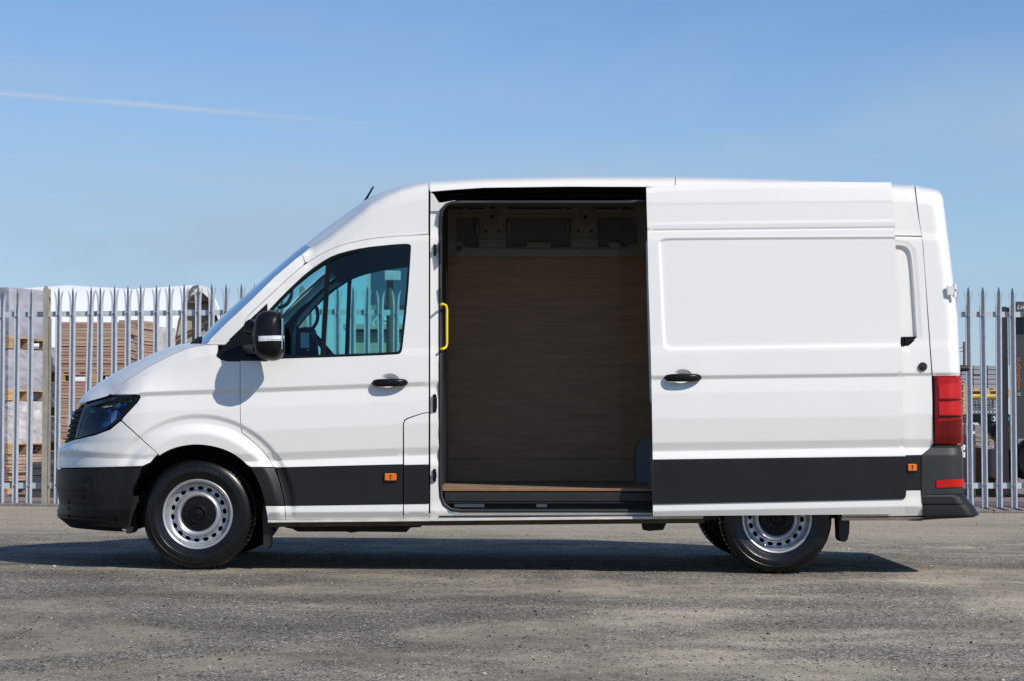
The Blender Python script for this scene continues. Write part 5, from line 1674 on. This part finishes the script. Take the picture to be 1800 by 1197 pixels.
# ---- seen through the cab windows: cabin, pole with a box
cab_b = empty('site_cabin', (PT(660, 860, 24).x, 24, 0)); tag(cab_b, 'pale flat site cabin seen through the cab door window', 'cabin')
a = PT(613, 900, 24); b_ = PT(900, 580, 24); mb = MB(); mb.box(a.x, b_.x, 24, 27, -.1, b_.z); mb.build('wall', 'cabin_wall', cab_b)
mb = MB(); mb.box(a.x - .1, b_.x + .1, 23.85, 27.2, b_.z - .0, b_.z + .09); mb.build('roof', 'cabin_wall', cab_b)
mb = MB(); mb.box(a.x - .02, b_.x, 23.90, 23.995, b_.z - .09, b_.z - .02); mb.build('painted_roof_shadow', 'dark_box', cab_b)  # dark strip painted in as the shade under the roof edge
tk = empty('tall_tank', (PT(690, 860, 32).x, 32, 0)); tag(tk, 'dark blue tall tank beyond the cabin seen through the cab window', 'tank')
a = PT(650, 900, 32); b_ = PT(860, 470, 32); c2 = PT(650, 537, 32)
mb = MB(); mb.box(a.x, b_.x, 32, 34, c2.z, b_.z); mb.build('upper_box', 'cabin_blue', tk)
mb = MB()
for px in (652, 780, 850):
    q2 = PT(px, 700, 32); mb.box(q2.x, q2.x + .12, 32, 32.12, -.1, c2.z)
mb.build('support_leg', 'steel', tk)
mb = MB(); q2 = PT(648, 700, 31.8); mb.box(q2.x - .05, q2.x + .03, 31.8, 31.9, c2.z - .9, b_.z + .1); mb.build('corner_post', 'galv_rail', tk)
pl = empty('timber_pole', (PT(685, 860, 20).x, 20, 0)); tag(pl, 'brown pole carrying a small pale metal box seen through the cab window', 'pole')
p = PT(685, 700, 20); mb = MB(); mb.tube([(p.x, 20, -.1), (p.x, 20, PT(685, 478, 20).z)], .055, 12); mb.build('pole_shaft', 'pole_brown', pl)
a = PT(676, 494, 19.9); b_ = PT(704, 477, 19.9); mb = MB(); mb.box(a.x, b_.x, 19.85, 19.95, a.z, b_.z, b=.01); mb.build('junction_box', 'galv_rail', pl)
mb = MB(); mb.tube([PT(a, b2, 22) for a, b2 in ((655, 574), (656, 566), (662, 562), (672, 563), (690, 566))], .03, 8); tag(mb.build('bent_pipe', 'galv_rail', loc=(0, 22, 0)), 'thin bent metal pipe above the cabin seen through the cab window', 'pipe')

# ---- right: forklift, block stacks, beam
YL = 12.6
fl = empty('forklift', (PT(1800, 860, YL).x, YL, 0)); tag(fl, 'black forklift truck with orange lettering on its mast at the right edge', 'forklift')
mb = MB()
a = PT(1762, 862, YL); b_ = PT(1770, 540, YL); mb.box(a.x, b_.x, YL, YL + .18, .05, b_.z)
a2 = PT(1776, 862, YL); b2 = PT(1779, 533, YL); mb.box(b_.x, a2.x, YL + .06, YL + .12, .05, b_.z - .05)
for px in (1850, 1872): q2 = PT(px, 600, YL); mb.box(q2.x, q2.x + .06, YL + .0, YL + .2, .05, b_.z + .05)
mb.box(a.x, PT(1874, 600, YL).x, YL + .05, YL + .15, PT(1762, 552, YL).z, PT(1762, 541, YL).z)
mb.build('mast', 'lift', fl)
mb = MB(); a = PT(1783, 700, YL - .02); b_ = PT(1850, 531, YL - .02); mb.box(a.x, b_.x, YL - .03, YL - .0, PT(1783, 556, YL).z, b_.z, b=.005)
mb.box(a.x, PT(1800, 600, YL).x, YL - .04, YL - .005, PT(1783, 770, YL).z, PT(1783, 600, YL).z, b=.005)
mb.box(PT(1783, 600, YL).x, PT(1845, 600, YL).x, YL + .15, YL + .3, PT(1783, 640, YL).z, PT(1783, 556, YL).z)
mb.build('mast_plate', 'lift_grey', fl)


def text(body, loc, size, m_, parent, name='lettering', shear=0, ext=.001, align='CENTER'):
    cu = bpy.data.curves.new(name, 'FONT'); cu.body = body; cu.size = size; cu.extrude = ext; cu.align_x = align; cu.align_y = 'CENTER'; cu.shear = shear
    cu.materials.append(M[m_]); o = bpy.data.objects.new(name, cu); C.objects.link(o); o.parent = parent
    o.location = Vector(loc) - world_loc(parent); o.rotation_euler = (math.pi / 2, 0, 0); return to_mesh(o)


for k, ch in enumerate('GLOSROSE'):
    p = PT(1790.5, 631 + k * 7.1, YL - .045); text(ch, p, .062, 'text_orange', fl)
text('Linde', PT(1787, 541, YL - .035), .075, 'text_white', fl, shear=.4, align='LEFT')
mb = MB(); p = PT(1791, 692, YL - .045); mb.lathe([(.008, 0), (.008, -.006), (.024, -.006), (.024, 0)], p, 16); mb.build('mast_roller', 'steel', fl)
# frame arm, wheel
mb = MB()
mb.prism([tuple(P(a, b2, YL)) for a, b2 in ((1733, 742), (1800, 742), (1800, 845), (1765, 845), (1762, 775))], YL + .3, YL + .45)
mb.prism([tuple(P(a, b2, YL)) for a, b2 in ((1757, 745), (1774, 745), (1774, 775), (1764, 782), (1757, 768))], YL + .24, YL + .3)
mb.box(PT(1760, 700, YL).x, PT(1900, 700, YL).x, YL + .3, YL + 1.2, .25, PT(1760, 790, YL).z); mb.build('chassis', 'lift_grey', fl)
mb = MB(); p = PT(1822, 808, YL)
mb.lathe([(.12, 0), (.22, -.01), (.25, .02), (.262, .05), (.262, .22), (.25, .25), (.12, .25)], (p.x, YL + .02, p.z), 60, rfun=lambda r_, y, j: r_ + (.012 if r_ > .24 and j % 5 < 3 else 0)); mb.build('wheel', 'tyre', fl, sharp=30)
mb = MB(); p = PT(1770, 752, YL + .2); mb.box(p.x - .018, p.x + .022, YL + .2, YL + .24, p.z - .05, p.z + .02, b=.004); mb.build('mast_lamp', 'label_white', fl)

bm = empty('trailer_beam', (PT(1740, 735, 12.9).x, 12.9, 0)); tag(bm, 'dark grey horizontal beam with a blue and white sticker between forklift and van', 'beam')
a = PT(1650, 742, 12.9); b_ = PT(1776, 727, 12.9); mb = MB(); mb.box(a.x, b_.x, 12.9, 13.1, a.z, b_.z, b=.008); mb.build('beam_body', 'lift_grey', bm)
mb = MB(); a = PT(1743, 739.5, 12.88); b_ = PT(1750, 731, 12.88); mb.box(a.x, b_.x, 12.885, 12.895, a.z, b_.z); mb.build('sticker', 'label_white', bm)
mb = MB(); p = PT(1746.5, 735.2, 12.88); mb.lathe([(.0001, -.002), (.014, -.002), (.014, .002)], (p.x, 12.884, p.z), 16); mb.build('sticker_sign', 'label_navy', bm)
mb = MB(); a = PT(1760, 739, 12.88); b_ = PT(1774, 732, 12.88); mb.box(a.x, b_.x, 12.885, 12.895, a.z, b_.z); mb.build('sticker', 'label_blue', bm)
mb = MB()
for px in (1660, 1771): q2 = PT(px, 700, 12.95); mb.box(q2.x - .03, q2.x + .03, 12.95, 13.05, -.05, PT(px, 742, 12.95).z)
mb.build('beam_leg', 'lift_grey', bm)
p = PT(1710.5, 700, 12.5); mb = MB(); mb.box(p.x - .024, p.x + .022, 12.5, 12.55, -.02, PT(1710, 745, 12.5).z, b=.004)
mb.box(p.x - .02, p.x + .018, 12.497, 12.499, PT(1710, 762, 12.5).z, PT(1710, 757, 12.5).z, 1)
tag(mb.build('short_post', ['dark_box', 'label_white'], loc=(p.x, 12.5, 0)), 'short grey post below the beam right of the rear lamp', 'post')


def block_stack(px0, px1, Y, d_, py_top, py_bot, rowpx, colpx, matn, label, cat='block stack', film=False, depth_=.9):
    a_ = PT(px0, py_bot, Y); b2_ = PT(px1, py_top, Y); r_ = empty('block_stack', (a_.x, Y, a_.z)); tag(r_, label, cat)
    k = (Y - CAM[1]) / F_PX; rh, cw = rowpx * k, colpx * k
    me = None
    nz_ = max(1, int(round((b2_.z - a_.z) / rh))); nx_ = max(1, int(round((b2_.x - a_.x) / cw)))
    cw = (b2_.x - a_.x) / nx_; rh = (b2_.z - a_.z) / nz_
    for i in range(nz_):
        for j in range(nx_):
            if me is None:
                mb_ = MB(); mb_.box(.002, cw - .006, 0, depth_, .003, rh - .004, b=.006); o = mb_.build('block', matn, None); C.objects.unlink(o); me = o.data
            o = bpy.data.objects.new('block', me); C.objects.link(o); o.parent = r_
            o.location = (j * cw + random.uniform(-.003, .003), random.uniform(-.012, .012), i * rh)
    if film:
        mb_ = MB(); wrapped(mb_, (a_.x + b2_.x) / 2, Y + depth_ / 2, b2_.z - .12, b2_.z + .02, (b2_.x - a_.x) * 1.03, depth_ * 1.05, 0, jag=.05); mb_.build('film', 'wrap', r_)
    return r_


block_stack(1690, 1731, 19.0, 1, 641, 683, 8, 18, 'block_grey', 'film topped stack of grey blocks nearest the van rear lamp', film=False)
block_stack(1736, 1762, 19.0, 1, 641, 683, 8, 18, 'block_grey', 'stack of grey blocks just left of the forklift mast', film=False)
block_stack(1690, 1731, 18.0, 1, 699, 727, 5.5, 9, 'block_grey', 'caged grey blocks under the yellow bar beside the rear lamp')
block_stack(1736, 1762, 18.0, 1, 699, 727, 5.5, 9, 'block_grey', 'caged grey blocks under the yellow bar beside the forklift mast')
block_stack(1714, 1750, 14.5, 1, 762, 783, 6, 12, 'stone', 'pallet of tan stone blocks under the dark beam')
block_stack(1722, 1750, 14.5, 1, 822, 858, 7, 9, 'stone', 'small tan bricks stacked low behind the fence below the blue label')
mb = MB(); pallet(mb, PT(1726, 690, 19.2).x, 19.4, PT(1726, 698, 19).z, .72 * 1.0, 1, 0); tag(mb.build('wooden_pallet', 'wood_pale', loc=(0, 19, 0)), 'wooden pallet under the grey blocks above the yellow bar', 'pallet')
for i, (py, lb) in enumerate(((727, 'bottom yellowish pallet edge beside the rear lamp'), (714, 'third yellowish pallet down beside the rear lamp'), (701, 'second yellowish pallet down beside the rear lamp'), (688, 'topmost yellowish pallet beside the rear lamp'))):
    mb = MB(); p = PT(1684, py, 14.6); pallet(mb, p.x - .38, 15, p.z, 1.1, .8, R(4)); tag(mb.build('wooden_pallet', 'wood_pale', loc=(p.x, 15, p.z)), lb, 'pallet', 'empty pallets stacked beside the rear lamp')
p1, p2 = PT(1690, 696, 17.5), PT(1762, 696, 17.5); mb = MB(); mb.tube([p1, p2], .035, 8); tag(mb.build('yellow_bar', 'yellow_dull', loc=(0, 17.5, 0)), 'horizontal yellow bar crossing in front of the block stacks', 'bar')
cg = empty('wire_cage', (p1.x, 17.6, 0)); tag(cg, 'grey wire mesh cage in front of the lower grey blocks', 'cage')
for k in range(12): 
    x = p1.x + (p2.x - p1.x) * k / 11; mb = MB(); mb.tube([(x, 17.6, PT(1700, 699, 17.6).z), (x, 17.6, PT(1700, 727, 17.6).z)], .008, 4); mb.build('wire', 'steel', cg)
for k in range(5): 
    z = PT(1700, 700 + k * 6, 17.6).z; mb = MB(); mb.tube([(p1.x, 17.61, z), (p2.x, 17.61, z)], .010 if k else .02, 4); mb.build('wire', 'galv_rail', cg)
a = PT(1714, 860, 13.6); b_ = PT(1750, 786, 13.6)
bg_ = empty('wrapped_carton', (a.x, 13.6, 0)); tag(bg_, 'brown carton with lilac film and a light blue label behind the fence', 'carton')
mb = MB(); mb.box(a.x, b_.x, 13.6, 14.3, 0, b_.z, b=.01); mb.build('carton_body', 'carton', bg_)
mb = MB(); wrapped(mb, (PT(1722, 800, 13.58).x + b_.x) / 2 + .02, 13.94, PT(1722, 822, 13.6).z, b_.z + .03, b_.x - PT(1722, 800, 13.6).x, .74, 0, jag=.03); mb.build('film', 'wrap', bg_)
mb = MB(); q1, q2 = PT(1734, 817, 13.54), PT(1750, 801, 13.54); mb.box(q1.x, q2.x, 13.535, 13.545, q1.z, q2.z)
mb.box(q2.x - .05, q2.x - .02, 13.53, 13.534, q1.z + .01, q1.z + .035, 1)
for k in range(3): mb.box(q1.x + .01, q2.x - .02, 13.53, 13.534, q2.z - .02 - k * .02, q2.z - .014 - k * .02, 1)
mb.build('label', ['label_blue', 'label_navy'], bg_)
tp = empty('telegraph_pole', (PT(1694.5, 800, 60).x, 60, 0)); tag(tp, 'distant thin dark pole with two wires right of the van', 'pole')
p = PT(1694.5, 600, 60); mb = MB(); mb.tube([(p.x, 60, 0), (p.x, 60, p.z)], [.045, .04], 8); mb.build('pole_shaft', 'pole_brown', tp)
for (py, q_) in ((609, 613), (616, 619)):
    mb = MB(); mb.tube([PT(1640, q_ + 6, 60), PT(1680, q_, 60), PT(1694.5, py, 60)], .012, 5); mb.build('wire', 'pole_brown', tp)

# dry weeds along the fence foot
mb = MB()
for i in range(420):
    x = random.uniform(-5.9, 5.9); y = 9.40 + random.gauss(0, .06); z = float(gz(x)); h = random.uniform(.02, .07); a = random.uniform(0, 6.28); wd = .004
    if random.random() > (.9 if x < -2.5 else .35): continue
    dx, dy = math.cos(a) * wd, math.sin(a) * wd; lx, ly = random.gauss(0, .02), random.gauss(0, .02)
    mb.add([(x - dx, y - dy, z), (x + dx, y + dy, z), (x + lx, y + ly, z + h)], [(0, 1, 2)])
tag(mb.build('dry_weeds', 'grass', loc=(0, 9.4, 0)), label='sparse dry weeds growing along the foot of the fence', kind='stuff')
